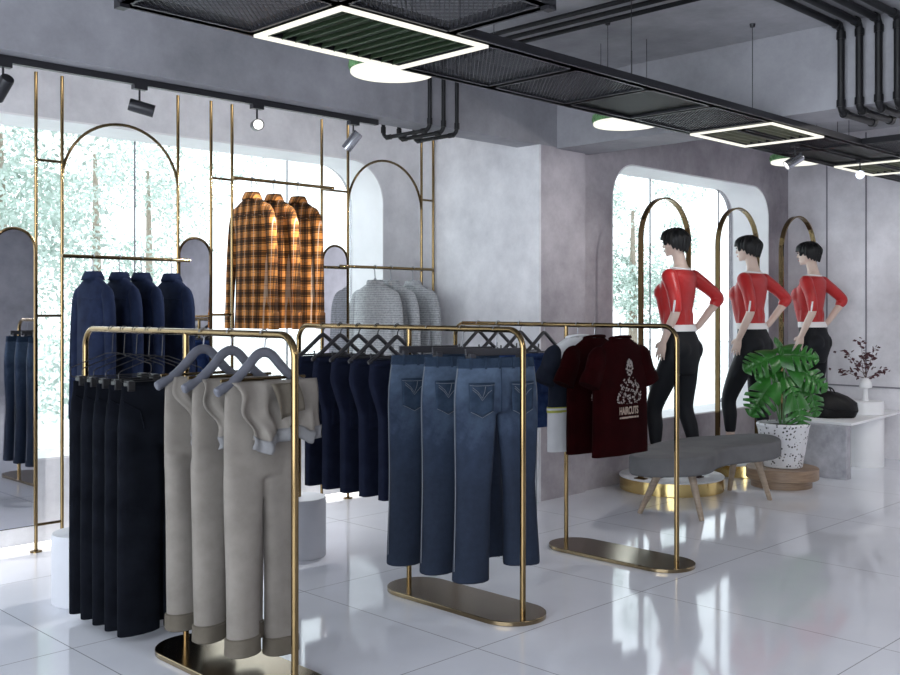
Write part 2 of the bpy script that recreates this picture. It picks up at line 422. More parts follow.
tree(15.0, 10.4, 4.6, 1.1, 4, 'pale green garden tree beside the window of the first mannequin')

# ------------------------------------------------------------------ brass clothes frame on the window wall
FY = 5.86
fr = thing('clothes_stand', 'tall brass display frame with arches and slim mirrors standing before the window wall', 'display frame', (0, FY, 0))
posts = [2.20, 2.45, 2.605, 3.371, 3.616, 3.778, 4.538, 4.784, 5.538, 5.668]
for x in posts:
    p = MB().tube([(x, 0, 0), (x, 0, 2.795)], .0105, 10).build('post', 'gold', fr)
    MB().lathe([(0.0, 0), (.034, 0), (.034, .008), (.012, .012), (0, .012)], (x, 0, 0), 20).build('foot', 'gold', p)
def cross(x0, x1, z, r=.0085): MB().tube([(x0, 0, z), (x1, 0, z)], r, 8).build('crossbar', 'gold_dark', fr)
for a, b in ((2.45, 2.605), (3.616, 3.778), (5.538, 5.668)):
    for z in (2.285, 1.375, .156): cross(a, b, z)
cross(4.538, 4.784, 2.285)
def arch(x0, x1, zt, name='arch', r=.0095, n=28):
    c = (x0 + x1) / 2; R = (x1 - x0) / 2
    MB().tube([(c - R * math.cos(PI * k / n), 0, zt - R + R * math.sin(PI * k / n)) for k in range(n + 1)], r, 8).build(name, 'gold_dark', fr)
arch(2.605, 3.371, 2.555); arch(4.784, 5.538, 2.555)
def amirror(x0, x1, zt, z0):
    c = (x0 + x1) / 2; R = (x1 - x0) / 2 - .006; n = 24
    poly = [(c + R, z0)] + [(c + R * math.cos(PI * k / n), zt - R + R * math.sin(PI * k / n)) for k in range(n + 1)] + [(c - R, z0)]
    mb = MB().loft([[(x, -.004, z) for x, z in poly], [(x, .004, z) for x, z in poly]])
    mi = mb.build('mirror', 'mirror', fr, 0)
    mi['label'] = 'slim arched mirror'
    pr = [(x, -.004, z) for x, z in poly]
    MB().tube(pr, .009, 8, True).build('mirror_rim', 'gold_dark', mi)
amirror(2.20, 2.45, 1.878, .156); amirror(3.371, 3.616, 1.878, .156); amirror(4.538, 4.784, 1.878, .156)
cross(3.371, 3.616, 1.365)
def rod(x0, x1, z, br):
    y = 5.75 - FY
    rd = MB().tube([(x0, y, z), (x1, y, z)], .0115, 10).build('clothes_rod', 'gold', fr)
    for b in br: MB().tube([(b, 0, z), (b, y, z)], .008, 8).build('bracket', 'gold', rd)
rod(2.555, 3.39, 1.724, (2.605, 3.371)); rod(3.715, 4.56, 2.285, (3.778, 4.538)); rod(4.62, 5.56, 1.724, (4.784, 5.538))

# ------------------------------------------------------------------ ceiling services
def pipe(name, label, pts, r, group, rad=.045):
    t = thing(name, label, 'pipe', pts[0], 0, group); o = Vector(pts[0])
    P = [Vector(p) - o for p in pts]
    MB().tube(fillet(P, rad, 6), r, 12).build('pipe', 'black_pipe', t)
    for a, b, c in zip(P, P[1:], P[2:]):
        for q in (a, c):
            d = (q - b).normalized(); MB().tube([b + d * rad * .75, b + d * (rad + .03)], r * 1.28, 12).build('collar', 'black_pipe', t)
    return t
for i, x in enumerate((4.53, 4.655, 4.78)):
    pipe('ceiling_pipe', ['thin black pipe down the long beam, the one closest to the brass clothes frame arch', 'thin black pipe down the long beam, middle one of three', 'thin black pipe down the long beam, the one closest to the pale pillar'][i],
         [(x, -4.9, 3.085), (x, 4.715, 3.085), (x, 4.715, 2.575), (x, 5.17 - .02 * i, 2.575), (x, 5.17 - .02 * i, 2.69)], .0140, 'three pipes bent under the long beam')
for i, y in enumerate((2.584, 2.475, 2.363, 2.256)):
    pipe('beam_pipe', ['black pipe down the cross beam, first of four from the window wall', 'black pipe down the cross beam, second of four from the window wall', 'black pipe down the cross beam, third of four from the window wall', 'black pipe down the cross beam, last of four from the window wall'][i],
         [(-2.1, y, 3.085), (5.855, y, 3.085), (5.855, y, 2.575), (6.36, y, 2.575), (6.36, y, 3.1)], .021, 'four pipes bent under the cross beam')

# hanging black grid
GZ, GH = 2.567, .045
GX = [1.82, 2.407, 3.232, 3.86, 4.487, 5.12, 5.80, 6.52, 7.06, 7.96, 8.70]
Y0, Y1 = 2.99, 3.575
g = thing('ceiling_grid', 'suspended black metal ceiling grid with mesh panels', 'ceiling grid', (0, 0, GZ))
def railbar(p, q, name='rail'): MB().bar(p, q, .035, GH).build(name, 'black', g, 0)
def hbar(x0, y0, x1, y1, name):
    c = ((x0 + x1) / 2, (y0 + y1) / 2, GH / 2)
    mb = MB().box(c, (abs(x1 - x0) or .034, abs(y1 - y0) or .034, GH))
    mb.box((c[0], c[1], .004), ((abs(x1 - x0) or .060), (abs(y1 - y0) or .060), .008))
    mb.build(name, 'black', g, 0)
hbar(GX[0], Y0, 9.6, Y0, 'rail'); hbar(GX[0], Y1, 9.6, Y1, 'rail')
for x in GX: hbar(x, Y0 + .017, x, Y1 - .017, 'crossbar')
def meshpanel(x0, x1, y0, y1, pitch=.026):
    mb = MB(); w, h = x1 - x0, y1 - y0; z = .012
    for s in (1, -1):
        k = -h
        while k < w:
            # line x = k + t, y = t (or mirrored)
            t0 = max(0, -k); t1 = min(h, w - k)
            if t1 - t0 > .01:
                a = (x0 + k + t0, y0 + t0 if s > 0 else y1 - t0, z); b = (x0 + k + t1, y0 + t1 if s > 0 else y1 - t1, z)
                mb.bar(a, b, .0032, .003)
            k += pitch
    mb.build('mesh_panel', 'black', g, 0)
def inset(i): return GX[i] + .02, GX[i + 1] - .02, Y0 + .02, Y1 - .02
for i in (0, 2, 3, 5, 7): meshpanel(*inset(i))
for i in (4, 8):
    x0, x1, y0, y1 = inset(i)
    pn = MB().box(((x0 + x1) / 2, (y0 + y1) / 2, .022), (x1 - x0, y1 - y0, .008)).build('smoked_panel', 'smoked', g, 0)
    pn['label'] = 'smooth dark panel'
# branch towards the shop floor at the first light, and one past the cross beam
for xa, xb, ya in ((2.40, 2.98, 2.45), (7.08, 7.70, 1.2)):
    hbar(xa, ya, xa, Y0 - .017, 'rail'); hbar(xb, ya, xb, Y0 - .017, 'rail'); hbar(xa, ya, xb, ya, 'crossbar')
    if ya > 2: meshpanel(xa + .02, xb - .02, ya + .02, Y0 - .02)
    else:
        hbar(xa, 2.2, xb, 2.2, 'crossbar'); meshpanel(xa + .02, xb - .02, 2.22, Y0 - .02); meshpanel(xa + .02, xb - .02, ya + .02, 2.18)
# end caps of the two free ends stand a little taller
MB().box((GX[0], Y1, .035), (.04, .045, .10)).build('end_cap', 'black', g, 0); MB().box((2.98, 2.45, .035), (.045, .04, .10)).build('end_cap', 'black', g, 0)
for x, y in ((3.05, 2.99), (3.0, 2.46), (4.3, 2.99), (3.9, 3.575), (4.9, 3.575), (5.55, 2.99), (6.9, 2.99), (6.72, 2.99), (8.2, 2.99)):
    c = MB().tube([(x, y, GH), (x, y, CEIL - GZ)], .0022, 6).build('cable', 'black', g)
    MB().lathe([(0, -.02), (.014, -.02), (.018, 0), (0, 0)], (x, y, CEIL - GZ), 12).build('cable_cap', 'black', c)
hbar(5.95, 3.28, 8.9, 3.28, 'lamp_track')
def led_panel(i, label, slats):
    x0, x1, y0, y1 = GX[i] + .002, GX[i + 1] - .002, Y0 + .002, Y1 - .002
    cx, cy = (x0 + x1) / 2, (y0 + y1) / 2
    t = thing('louvre_light', label, 'ceiling light', (cx, cy, GZ - .011), 0, 'square lights set in the ceiling grid')
    w, h = x1 - x0, y1 - y0; b = .026 if slats else .020
    mb = MB()
    for s in (-1, 1):
        mb.box((0, s * (h - b) / 2, .004), (w, b, .012)); mb.box((s * (w - b) / 2, 0, .004), (b, h - 2 * b, .012))
    mb.build('light_frame', 'led', t, 0)
    MB().box((0, 0, .040), (w - .01, h - .01, .006)).build('back_panel', 'louver_back' if not slats else 'louver', t, 0)
    if slats:
        n = 11
        for k in range(n):
            x = -w / 2 + b + (w - 2 * b) * (k + .5) / n
            MB().box((x, 0, .020), (.006, h - 2 * b, .026), Matrix.Rotation(.5, 3, 'Y')).build('slat', 'louver', t, 0)
    else:
        for k in range(9):
            MB().box((0, -h / 2 + b + (h - 2 * b) * (k + .5) / 9, .024), (w - 2 * b, .010, .018)).build('slat', 'louver_back', t, 0)
led_panel(1, 'large louvred light with glowing frame and dark green slats in the ceiling grid', True)
led_panel(6, 'olive ceiling light with glowing frame, under the cross beam', False)
led_panel(9, 'olive ceiling light with glowing frame, above the white table end of the grid', False)
# round moss-edged pendants
for x, label in ((3.39, 'round glowing pendant lamp with green moss edge beside the large louvred light'),
                 (5.41, 'round glowing pendant lamp with green moss edge before the cross beam'),
                 (7.80, 'round glowing pendant lamp with green moss edge above the mannequins')):
    t = thing('round_pendant', label, 'pendant lamp', (x, 3.80, 2.60), 0, 'round moss edged pendant lamps')
    MB().lathe([(0, 0), (.208, 0), (.212, .004), (.212, .016), (0, .016)], n=48).build('diffuser', 'disc', t)
    MB().lathe([(.200, .017), (.216, .017), (.222, .035), (.218, .062), (.205, .07), (0, .07)], n=48).build('moss_band', 'moss', t)
    for k in range(3):
        a = 2 * PI * k / 3 + .4
        MB().tube([(.17 * math.cos(a), .17 * math.sin(a), .07), (.17 * math.cos(a), .17 * math.sin(a), CEIL - 2.60)], .002, 6).build('cable', 'black', t)
# track and spotlights
tr = thing('lamp_track', 'long black spotlight track fixed under the concrete beam', 'lamp track', (0, 4.885, 2.62))
MB().box((1.75, 0, -.018), (4.95, .034, .034)).build('track', 'black', tr, 0)
for x in (-.5, 1.2, 2.9, 4.1): MB().box((x, 0, -.002), (.05, .03, .006)).build('clip', 'black', tr, 0)
def spot(loc, aim, label, grp, r=.033, L=.13, drop=.115, m='black', power=0):
    t = thing('spotlight', label, 'spotlight', loc, 0, grp)
    MB().box((0, 0, -.012), (.075, .036, .024)).build('adapter', 'black', t, 0)
    MB().tube([(0, 0, -.02), (0, 0, -drop + .01)], .0055, 8).build('stem', 'black', t)
    d = Vector(aim).normalized(); c = Vector((0, 0, -drop)) + d * .01
    mt = d.to_track_quat('Z', 'Y').to_matrix()
    mb = MB().lathe([(0, -L / 2), (r * .9, -L / 2), (r, -L / 2 + .008), (r, L / 2), (r * .9, L / 2), (r * .86, L / 2 - .012), (0, L / 2 - .012)], n=28)
    mb.v = [tuple(mt @ Vector(v) + c) for v in mb.v]; h = mb.build('can', m, t)
    lb = MB().lathe([(0, L / 2 - .011), (r * .84, L / 2 - .011), (r * .8, L / 2 - .004), (0, L / 2 - .004)], n=24)
    lb.v = [tuple(mt @ Vector(v) + c) for v in lb.v]; lb.build('lens', 'lens', h)
    if power:
        l = bpy.data.lights.new('track_spot', 'SPOT'); l.energy = power; l.spot_size = 1.9; l.spot_blend = .8; l.shadow_soft_size = .03; l.color = (1, .98, .96)
        q = bpy.data.objects.new('track_spot', l); COL.objects.link(q); q.location = Vector(loc) + c + d * (L / 2 + .035); q.rotation_euler = d.to_track_quat('-Z', 'Y').to_euler()
    return t
tz = 2.586
spot((1.886, 4.885, tz), (-.1, .75, -.6), 'black spotlight on the beam track above the slim mirror, farthest from the thin pipes', 'spotlights on the beam track', power=140)
spot((2.586, 4.885, tz), (.90, -.42, -.24), 'black cylinder spotlight on the beam track above the first brass arch', 'spotlights on the beam track')
spot((3.316, 4.885, tz), (-.45, -.85, -.12), 'spotlight on the beam track facing out, above the plaid shirts', 'spotlights on the beam track')
spot((4.03, 4.885, tz), (-.42, .55, -.85), 'silver grey spotlight at the end of the beam track by the thin pipes', 'spotlights on the beam track', m='chrome', power=140)
spot((6.69, 3.28, GZ), (-.66, .58, -.55), 'grey spotlight under the ceiling grid tilted towards the first mannequin', 'spotlights on the ceiling grid', m='chrome', power=40)
spot((7.77, 3.28, GZ), (-.91, -.40, -.13), 'spotlight under the ceiling grid with its lit face turned to the room', 'spotlights on the ceiling grid', m='chrome')
# ------------------------------------------------------------------ clothes racks
BARZ = 1.32
def make_rack(label, x):
    t = thing('clothes_rack', label, 'clothes rack', (x, 0, 0), 0, 'brass clothes racks')
    pts = fillet([(0, 3.02, .02), (0, 3.02, BARZ), (0, 4.72, BARZ), (0, 4.72, .33)], .085, 10)
    MB().tube(pts, .0140, 14).build('rail', 'gold', t)
    MB().tube([(0, 3.785, .02), (0, 3.785, BARZ)], .0130, 14).build('post', 'gold', t)
    n = 20; r = .165; ya, yb = 3.095, 3.705
    poly = [(r * math.cos(PI + PI * k / n), ya + r * math.sin(PI + PI * k / n)) for k in range(n + 1)] + [(r * math.cos(PI * k / n), yb + r * math.sin(PI * k / n)) for k in range(n + 1)]
    MB().prism(poly, 0, .022).build('base_plate', 'gold_plate', t, 40, bevel=.003)
    MB().lathe([(0, 0), (.152, 0), (.155, .003), (.155, .330), (.151, .335), (0, .335)], (0, 4.72, 0), 48).build('pedestal', 'pedestal', t)['label'] = 'white cylinder foot'
    return t
make_rack('brass clothes rack holding the black and the beige trousers', 2.215)
make_rack('brass clothes rack holding the washed blue jeans', 3.49)
make_rack('brass clothes rack holding the maroon t-shirts', 4.77)

# ------------------------------------------------------------------ hangers (origin on the rack bar, width along local x)
def hook_pts(drop, r=.020):
    """from below, up beside the bar and over it"""
    return [(0, 0, -drop)] + [(r * 1.0 * math.cos(a), 0, r * math.sin(a) - .001) for a in [math.radians(d) for d in (-75, -40, 0, 35, 70, 105, 140, 175)]]
def v_hanger(name, label, cat, m, curve, drop, hw, hh, bar_z=None, wire='steel', grp=None):
    t = thing(name, label, cat, group=grp)
    P = [(-x, 0, z) for x, z in reversed(curve)] + [(x, 0, z) for x, z in curve[1:]]
    P = catmull(P, 5, False); rings = []
    for i, p in enumerate(P):
        tx = (P[min(i + 1, len(P) - 1)] - P[max(i - 1, 0)]).normalized(); nn = Vector((-tx.z, 0, tx.x))
        e = 1 if 0 < i < len(P) - 1 else .72
        wd = hw * (1 + .25 * min(1, abs(p.x) / .2))
        rings.append([p + nn * (hh * e * math.copysign(abs(math.sin(a)) ** .7, math.sin(a))) + Vector((0, wd * e * math.cos(a), 0)) for a in [2 * PI * k / 12 for k in range(12)]])
    MB().loft(rings).build('body', m, t)
    MB().tube(hook_pts(drop), .0030, 8).build('hook', wire, t)
    if bar_z is not None:
        e = curve[-1]
        MB().tube([(-e[0] * .92, 0, e[1]), (-e[0] * .9, 0, bar_z), (e[0] * .9, 0, bar_z), (e[0] * .92, 0, e[1])], .005, 6).build('trouser_bar', m, t)
    return t
def clip_hanger(name, label, grp, m, hw, ztop, wire=True):
    t = thing(name, label, 'hanger', group=grp)
    if wire:
        b = MB().tube(fillet([(-.03, 0, ztop + .115), (-hw - .015, 0, ztop + .055), (-hw - .015, 0, ztop + .012), (hw + .015, 0, ztop + .012), (hw + .015, 0, ztop + .055), (.03, 0, ztop + .115)], .018, 5) + [Vector((-.03, 0, ztop + .115))], .0024, 6).build('wire_loop', m, t)
        MB().tube(hook_pts(-(ztop + .113)), .0022, 6).build('hook', m, t)
    else:
        MB().box((0, 0, ztop + .018), (hw * 2, .012, .034)).build('hanger_bar', m, t, 0, bevel=.003)
        MB().tube(hook_pts(-(ztop + .03)), .0024, 6).build('hook', 'steel', t)
    for s in (-1, 1):
        MB().box((s * hw * .82, 0, ztop - .006), (.034, .044, .044)).build('clip', m, t, 0, bevel=.004)
    return t

# ------------------------------------------------------------------ trousers
def remesh(mb, vox, smooth=3, fac=.5):
    me = mb.mesh('raw'); o = bpy.data.objects.new('raw', me); COL.objects.link(o)
    md = o.modifiers.new('r', 'REMESH'); md.mode = 'VOXEL'; md.voxel_size = vox; md.use_smooth_shade = True
    if smooth:
        s = o.modifiers.new('s', 'SMOOTH'); s.factor = fac; s.iterations = smooth
    bpy.context.view_layer.update()
    r = bpy.data.meshes.new_from_object(o.evaluated_get(bpy.context.evaluated_depsgraph_get()))
    bpy.data.objects.remove(o); return r
def folds(amp, k, ph, z0=0, zs=1.0):
    return lambda x, z, y: amp * math.sin(k * x + ph + 1.7 * math.sin(z * 4 + ph)) * (1 if y < 0 else .6) * min(1, max(0, (z0 - z) / zs) + .15)
def trouser_mesh(waist, hip, rise, length, hem, spread, bw, bh, amp=.006, k=30, ph=0, knee=None, pw=3.0, hem_dz=(0, 0), lean=0):
    mb = MB(); wr = folds(amp, k, ph, 0, .5)
    rings = []
    for i in range(9):
        f = i / 8; z = -rise * f; a = waist + (hip - waist) * min(1, f * 1.5) ** .8
        b = (bw * .55 + (bw - bw * .55) * min(1, f * 2.2)) * (1 - .16 * max(0, f - .72) / .28)
        rings.append(sring(lean * -z, 0, z, a, b, 44, pw, wr))
    mb.loft(rings)
    for s in (-1, 1):
        rings = []; n = 22; L = length + hem_dz[0 if s < 0 else 1]
        for i in range(n + 1):
            f = i / n; z = -(rise - .05) - (L - rise + .05) * f
            top = hip / 2; kn = knee if knee else (top + hem) / 2
            a = top + (kn - top) * min(1, f / .5) if f < .5 else kn + (hem - kn) * ((f - .5) / .5)
            cx = s * (hip - top + (spread - (hip - top)) * f) + lean * -z
            b = (bw + (bh - bw) * f) * (.86, .96, 1.0)[min(i, 2)]
            rings.append(sring(cx, 0, z, a * .985 if i == 0 else a, b, 32, pw, folds(amp, k, ph + s, 0, .5)))
        mb.loft(rings)
    return remesh(mb, .0075, 5, .5)
def front_y(x, hip, b, pw=3.0): return -b * max(.02, (1 - min(.999, abs(x) / hip) ** pw)) ** (1 / pw)
TB = {}
def patch(x0, x1, z0, z1, yf, n=6, m=6, shape=None, off=-.003):
    rows = []
    for i in range(m + 1):
        z = z0 + (z1 - z0) * i / m; row = []
        for j in range(n + 1):
            x = x0 + (x1 - x0) * j / n
            if shape: x, zz = shape(x, z, i / m, j / n)
            else: zz = z
            row.append((x, yf(x, zz) + off, zz))
        rows.append(row)
    return MB().grid(rows)

# five black trousers on clip hangers
bt_mesh = trouser_mesh(.185, .205, .25, 1.055, .098, .107, .033, .026, .005, 26, .4, pw=2.6)
def black_trousers(y, label, hl):
    zt = -.235
    t = thing('trousers', label, 'trousers', (2.215, y, BARZ + zt), 0, 'black trousers on the rack')
    link('trouser_body', bt_mesh, 'black_cloth', t)
    wb = [sring(0, 0, z, .187, .0205, 44, 2.6) for z in (.004, -.018, -.036)]
    MB().loft(wb, False, False).build('waistband', 'black_cloth', t)
    for s in (-1, 1):
        MB().tube([(s * .185, -.012, -.06), (s * .12, -.036, -.10), (s * .10, -.037, -.18)], .003, 6).build('pocket_seam', 'black_cloth', t)
    h = clip_hanger('clip_hanger', hl, 'black wire hangers', 'wire_black', .185, zt + .01)
    h.location = (2.215, y, BARZ)
nm = ['frontmost, beside the beige trousers', 'second from the beige trousers', 'middle pair of the five', 'fourth from the beige trousers', 'rearmost, closest to the cylinder foot']
for i in range(5):
    black_trousers(3.985 + .115 * i, 'black twill trousers hanging on the rack, ' + nm[i], 'black wire clip hanger of the black trousers, ' + nm[i])

# three beige trousers with rolled hems and the tops folded over
wood_curve = [(0, 0), (.035, -.012), (.075, -.052), (.125, -.098), (.175, -.126), (.212, -.145)]
def beige_trousers(i, y, label, hl):
    R = random.Random(i + 3)
    zt = -.178
    t = thing('trousers', label, 'trousers', (2.205, y, BARZ + zt), 0, 'beige trousers with folded tops')
    dz = (0, .035)
    me = trouser_mesh(.165, .165, .36, 1.005, .064, .086, .036, .044, .007, 22, i * 1.3, knee=.070, pw=2.4, hem_dz=dz)
    link('trouser_body', me, 'beige_cloth', t)
    for s in (-1, 1):
        L = 1.005 + dz[0 if s < 0 else 1]; cx = s * .086
        rings = [sring(cx, 0, z, a, b, 32, 2.4, folds(.006, 22, i * 1.3 + s, 0, .5)) for z, a, b in ((-L + .060, .064, .046), (-L + .055, .070, .052), (-L - .004, .071, .053), (-L - .009, .064, .046))]
        MB().loft(rings).build('cuff', 'beige_dark', t)
    # the folded-over top: a crumpled flap in front
    rows = []
    N, K = 14, 26
    for a in range(N + 1):
        f = a / N; row = []
        for b in range(K + 1):
            u = b / K
            x = -.160 + .075 * f + .018 * math.sin(f * 9 + i) * (1 - u) + (.385 - .075 * f) * u
            z = .004 - .215 * f - .020 * f * math.sin(u * 9 + i) + .03 * f * u
            y_ = -.040 - .030 * math.sin(f * PI * .55) - .017 * math.sin(u * 21 + i * 2 + 4 * f) * (.25 + f) - .010 * math.sin(u * 47 + i) * f
            row.append((x, y_, z))
        rows.append(row)
    fl = MB().grid(rows).build('folded_top', 'beige_cloth', t, 180, solid=.004)
    wbr = []
    for q in range(6):
        f = q / 5; row = []
        for (x, yy, z) in rows[-1]:
            row.append((x + .004 * math.sin(z * 90 + q), yy - .006 * math.sin(f * PI) - .004, z + .012 - .048 * f + .004 * math.sin(x * 70)))
        wbr.append(row)
    MB().grid(wbr).build('ribbed_waistband', 'beige_grey', fl, 180, solid=.006)
    pk = []
    for a in range(9):
        f = a / 8; pk.append([(-.02 + .045 * f + (.125 - .02 * f) * u, -.088 - .010 * math.sin(f * 3) - .006 * math.sin(u * 12 + a * .3), -.005 - .135 * f + .03 * u * f) for u in [k / 10 for k in range(11)]])
    MB().grid(pk).build('inner_pocket', 'beige_dark', fl, 180, solid=.004)
    h = v_hanger('wooden_hanger', hl, 'hanger', 'grey_hanger', wood_curve, .062, .012, .0190, None, 'steel', 'slate wooden hangers')
    for ch in h.children:
        if ch.name.startswith('body'): ch.location = (0, 0, -.068)
    h.location = (2.215, y, BARZ)
    MB().tube([(-.19, 0, -.168), (.19, 0, -.168)], .006, 8).build('trouser_bar', 'gold_dark', h)
beige_trousers(0, 3.215, 'beige trousers with rolled hems hanging nearest the front pole of the rack', 'slate grey hanger of the beige trousers nearest the front pole of the rack')
beige_trousers(1, 3.445, 'beige trousers with rolled hems, middle pair of three on the rack', 'slate grey hanger of the middle pair of beige trousers')
beige_trousers(2, 3.650, 'beige trousers with rolled hems hanging right before the black trousers', 'slate grey hanger of the beige trousers right before the black trousers')

# folded navy trousers: seat above, one leg width below
navy_curve = [(0, 0), (.022, -.010), (.075, -.050), (.135, -.094), (.195, -.128)]
def folded_trousers(x, y, m, label, hl, grp, hgrp, L=.715, zt=-.165, hook='wire_black'):
    t = thing('folded_trousers', label, 'trousers', (x, y, BARZ + zt), 0, grp)
    prof = [(0, -.165, .150), (-.03, -.172, .150), (-.10, -.182, .148), (-.13, -.178, .146), (-.20, -.150, .140), (-.27, -.122, .130), (-.31, -.113, .124), (-.5, -.111, .120), (-.68, -.112, .118), (-L, -.112, .118)]
    prof = [(z * L / .715 if z > -.7 else z, a, b) for z, a, b in prof]
    rings = [sring((a + b) / 2, 0, z, (b - a) / 2, .030 if z > -.3 else .034, 40, 5.0, folds(.003, 24, y * 9)) for z, a, b in prof]
    MB().loft(rings).build('trouser_body', m, t)
    pf = lambda xx, zz: -.0315
    pk = patch(-.085, .03, -.225 * L / .715, -.375 * L / .715, pf, 6, 6, None, -.0035).build('back_pocket', m, t, 40, solid=.004)
    MB().tube([(a, -.0365, z * L / .715) for a, z in ((-.087, -.225), (-.085, -.36), (-.03, -.38), (.028, -.36), (.032, -.225))], .0022, 5).build('stitching', m, pk)
    MB().loft([sring(-.008, 0, z, .161, .034, 40, 5.0) for z in (-.002, -.034)], False, False).build('waistband', m, t, solid=.002)
    h = v_hanger('trouser_hanger', hl, 'hanger', 'dark_hanger', navy_curve, .045, .008, .0115, zt + .008, hook, hgrp)
    for ch in h.children:
        if ch.name.startswith('body'): ch.location = (0, 0, -.050)
    h.location = (x, y, BARZ)
nn = ['frontmost, beside the jeans', 'second from the jeans', 'middle pair of the five', 'fourth from the jeans', 'rearmost, farthest from the jeans']
for i in range(5):
    folded_trousers(3.49, 3.876 + .155 * i, 'navy_cloth', 'folded navy trousers on the jeans rack, ' + nn[i], 'charcoal hanger of the folded navy trousers, ' + nn[i], 'folded navy trousers', 'charcoal hangers of the navy trousers')
nn = ['frontmost, beside the white and navy t-shirt', 'second from the t-shirts', 'third from the t-shirts', 'rearmost at the end of the rack']
for i, y in enumerate((3.957, 4.15, 4.335, 4.51)):
    folded_trousers(4.77, y, 'blue_denim', 'folded dark blue denim trousers on the t-shirt rack, ' + nn[i], 'charcoal hanger of the dark blue denim trousers, ' + nn[i], 'folded blue denim trousers', 'charcoal hangers of the blue denim', .47, -.175, 'steel')

# three flared jeans
def jeans(i, c, label, hl, ang):
    zt = -.135; hip = .222
    t = thing('jeans', label, 'jeans', (c[0], c[1], BARZ + zt), ang, 'washed blue jeans')
    me = trouser_mesh(.200, hip, .25, 1.005, .088, .138, .046, .058, .010, 19, i * .9, knee=.082, pw=2.5, hem_dz=(.02, -.03))
    link('trouser_body', me, 'denim', t)
    MB().loft([sring(0, 0, z, .203 + .003 * k, .029 + .004 * k, 44, 2.5) for k, z in enumerate((.003, -.02, -.042))], False, False).build('waistband', 'denim_pocket', t)
    yf = lambda x, z: front_y(x, hip, .046, 2.5) - .014
    for s in (-1, 1):
        x0, x1 = s * .110 - .064, s * .110 + .064
        sh = lambda x, z, fi, fj: ((x0 + x1) / 2 + (x - (x0 + x1) / 2) * (1 - .10 * fi), z - (.028 * (1 - abs(2 * fj - 1)) if fi > .5 else 0) * fi)
        pk = patch(x0, x1, -.108, -.240, yf, 8, 8, sh, -.003).build('back_pocket', 'denim_pocket', t, 60, solid=.005)
        cx = s * .110
        def py(x, z): return yf(x, z) - .0075
        lines = [[(cx - .062, -.118), (cx - .03, -.121), (cx + .03, -.121), (cx + .062, -.118)],
                 [(cx - .056, -.240), (cx - .03, -.252), (cx, -.268), (cx + .03, -.252), (cx + .056, -.240)],
                 [(cx - .048, -.128), (cx - .02, -.150), (cx, -.178), (cx + .012, -.148), (cx + .016, -.124)],
                 [(cx - .048, -.138), (cx - .02, -.160), (cx, -.188), (cx + .03, -.154), (cx + .048, -.142)]]
        mb = MB()
        for l in lines: mb.tube([(x, py(x, z), z) for x, z in l], .0012, 5)
        mb.build('stitching', 'stitch', pk)
    for x in (-.15, -.075, 0, .075, .15):
        y = front_y(x, .203, .033, 2.5) - .003
        MB().box((x, y, -.020), (.011, .005, .054)).build('belt_loop', 'denim_pocket', t, 0)
    MB().tube([(0, -.0475, -.045), (0, -.052, -.15), (0, -.050, -.245)], .0022, 6).build('centre_seam', 'denim_pocket', t)
    for s in (-1, 1):
        MB().tube(catmull([(s * .203, -.004, -.02), (s * .221, -.006, -.16), (s * .222, -.006, -.32), (s * .219, -.006, -.60), (s * .226, -.006, -.97)], 5, False), .0022, 5).build('side_seam', 'stitch', t)
    h = clip_hanger('bar_hanger', hl, 'dark bar hangers of the jeans', 'dark_hanger', .165, zt + .012, False)
    h.location = (c[0], c[1], BARZ); h.rotation_euler = (0, 0, ang)
jeans(0, (3.49, 3.185), 'washed flared jeans hanging frontmost, whole seat with both back pockets in view', 'dark bar hanger of the frontmost jeans', -.30)
jeans(1, (3.49, 3.405), 'washed flared jeans, middle pair of three on the rack', 'dark bar hanger of the middle jeans', -.30)
jeans(2, (3.49, 3.64), 'washed flared jeans hanging next to the navy trousers', 'dark bar hanger of the jeans next to the navy trousers', -.30)

def caps(mb, pts, n=18, end=True):
    """rounded tapered limb through (x,y,z,r[,flat]) joints"""
    P = [Vector(p[:3]) for p in pts]; r = [p[3] for p in pts]
    C = catmull([tuple(p) + (0,) * 0 for p in P], 6, False) if len(P) > 2 else [P[0].lerp(P[1], k / 6) for k in range(7)]
    seg = len(P) - 1; m = len(C) - 1
    rad = []
    for i in range(len(C)):
        f = i / m * seg; k = min(int(f), seg - 1); rad.append(r[k] + (r[k + 1] - r[k]) * (f - k))
    t0 = (C[0] - C[1]).normalized(); t1 = (C[-1] - C[-2]).normalized()
    A = [(C[0] + t0 * rad[0] * math.sin(a), rad[0] * math.cos(a)) for a in (1.45, 1.1, .7, .35)]
    B = [] if not end else [(C[-1] + t1 * rad[-1] * math.sin(a), rad[-1] * math.cos(a)) for a in (.35, .7, 1.1, 1.45)]
    allp = A + list(zip(C, rad)) + B
    mb.tube([p for p, _ in allp], [q for _, q in allp], n); return mb
# ------------------------------------------------------------------ tops: shirts, sweaters, t-shirts
def torso_rings(w, L, slope, neck, b, amp, ph, hemw=None, pw=2.6, body=None, flare=.25):
    rings = []; hemw = hemw or w; body = body or w
    zs = [-L, -L * .85, -L * .7, -L * .55, -L * .42, -.26, -.20]
    for z in zs:
        f = (z + L) / (L - .2)
        rings.append(sring(0, 0, z, hemw + (body - hemw) * f, b * (1 + flare * (1 - f)), 44, pw, folds(amp, 26, ph, -.1, .4)))
    for k in range(1, 17):
        f = k / 16; z = -.20 + (.20 - .0) * f
        s = -slope
        if z < s - .02: a = body + (w * .97 - body) * min(1, (z + .2) / (.2 - slope))
        else:
            g = (z - (s - .02)) / (.02 - s); g = min(1, max(0, g))
            a = w * .97 + (neck - w * .97) * (g ** 1.25)
        rings.append(sring(0, 0, z, a, b * (1 - .45 * f), 44, pw, folds(amp * .4, 26, ph, -.1, .4)))
    return rings
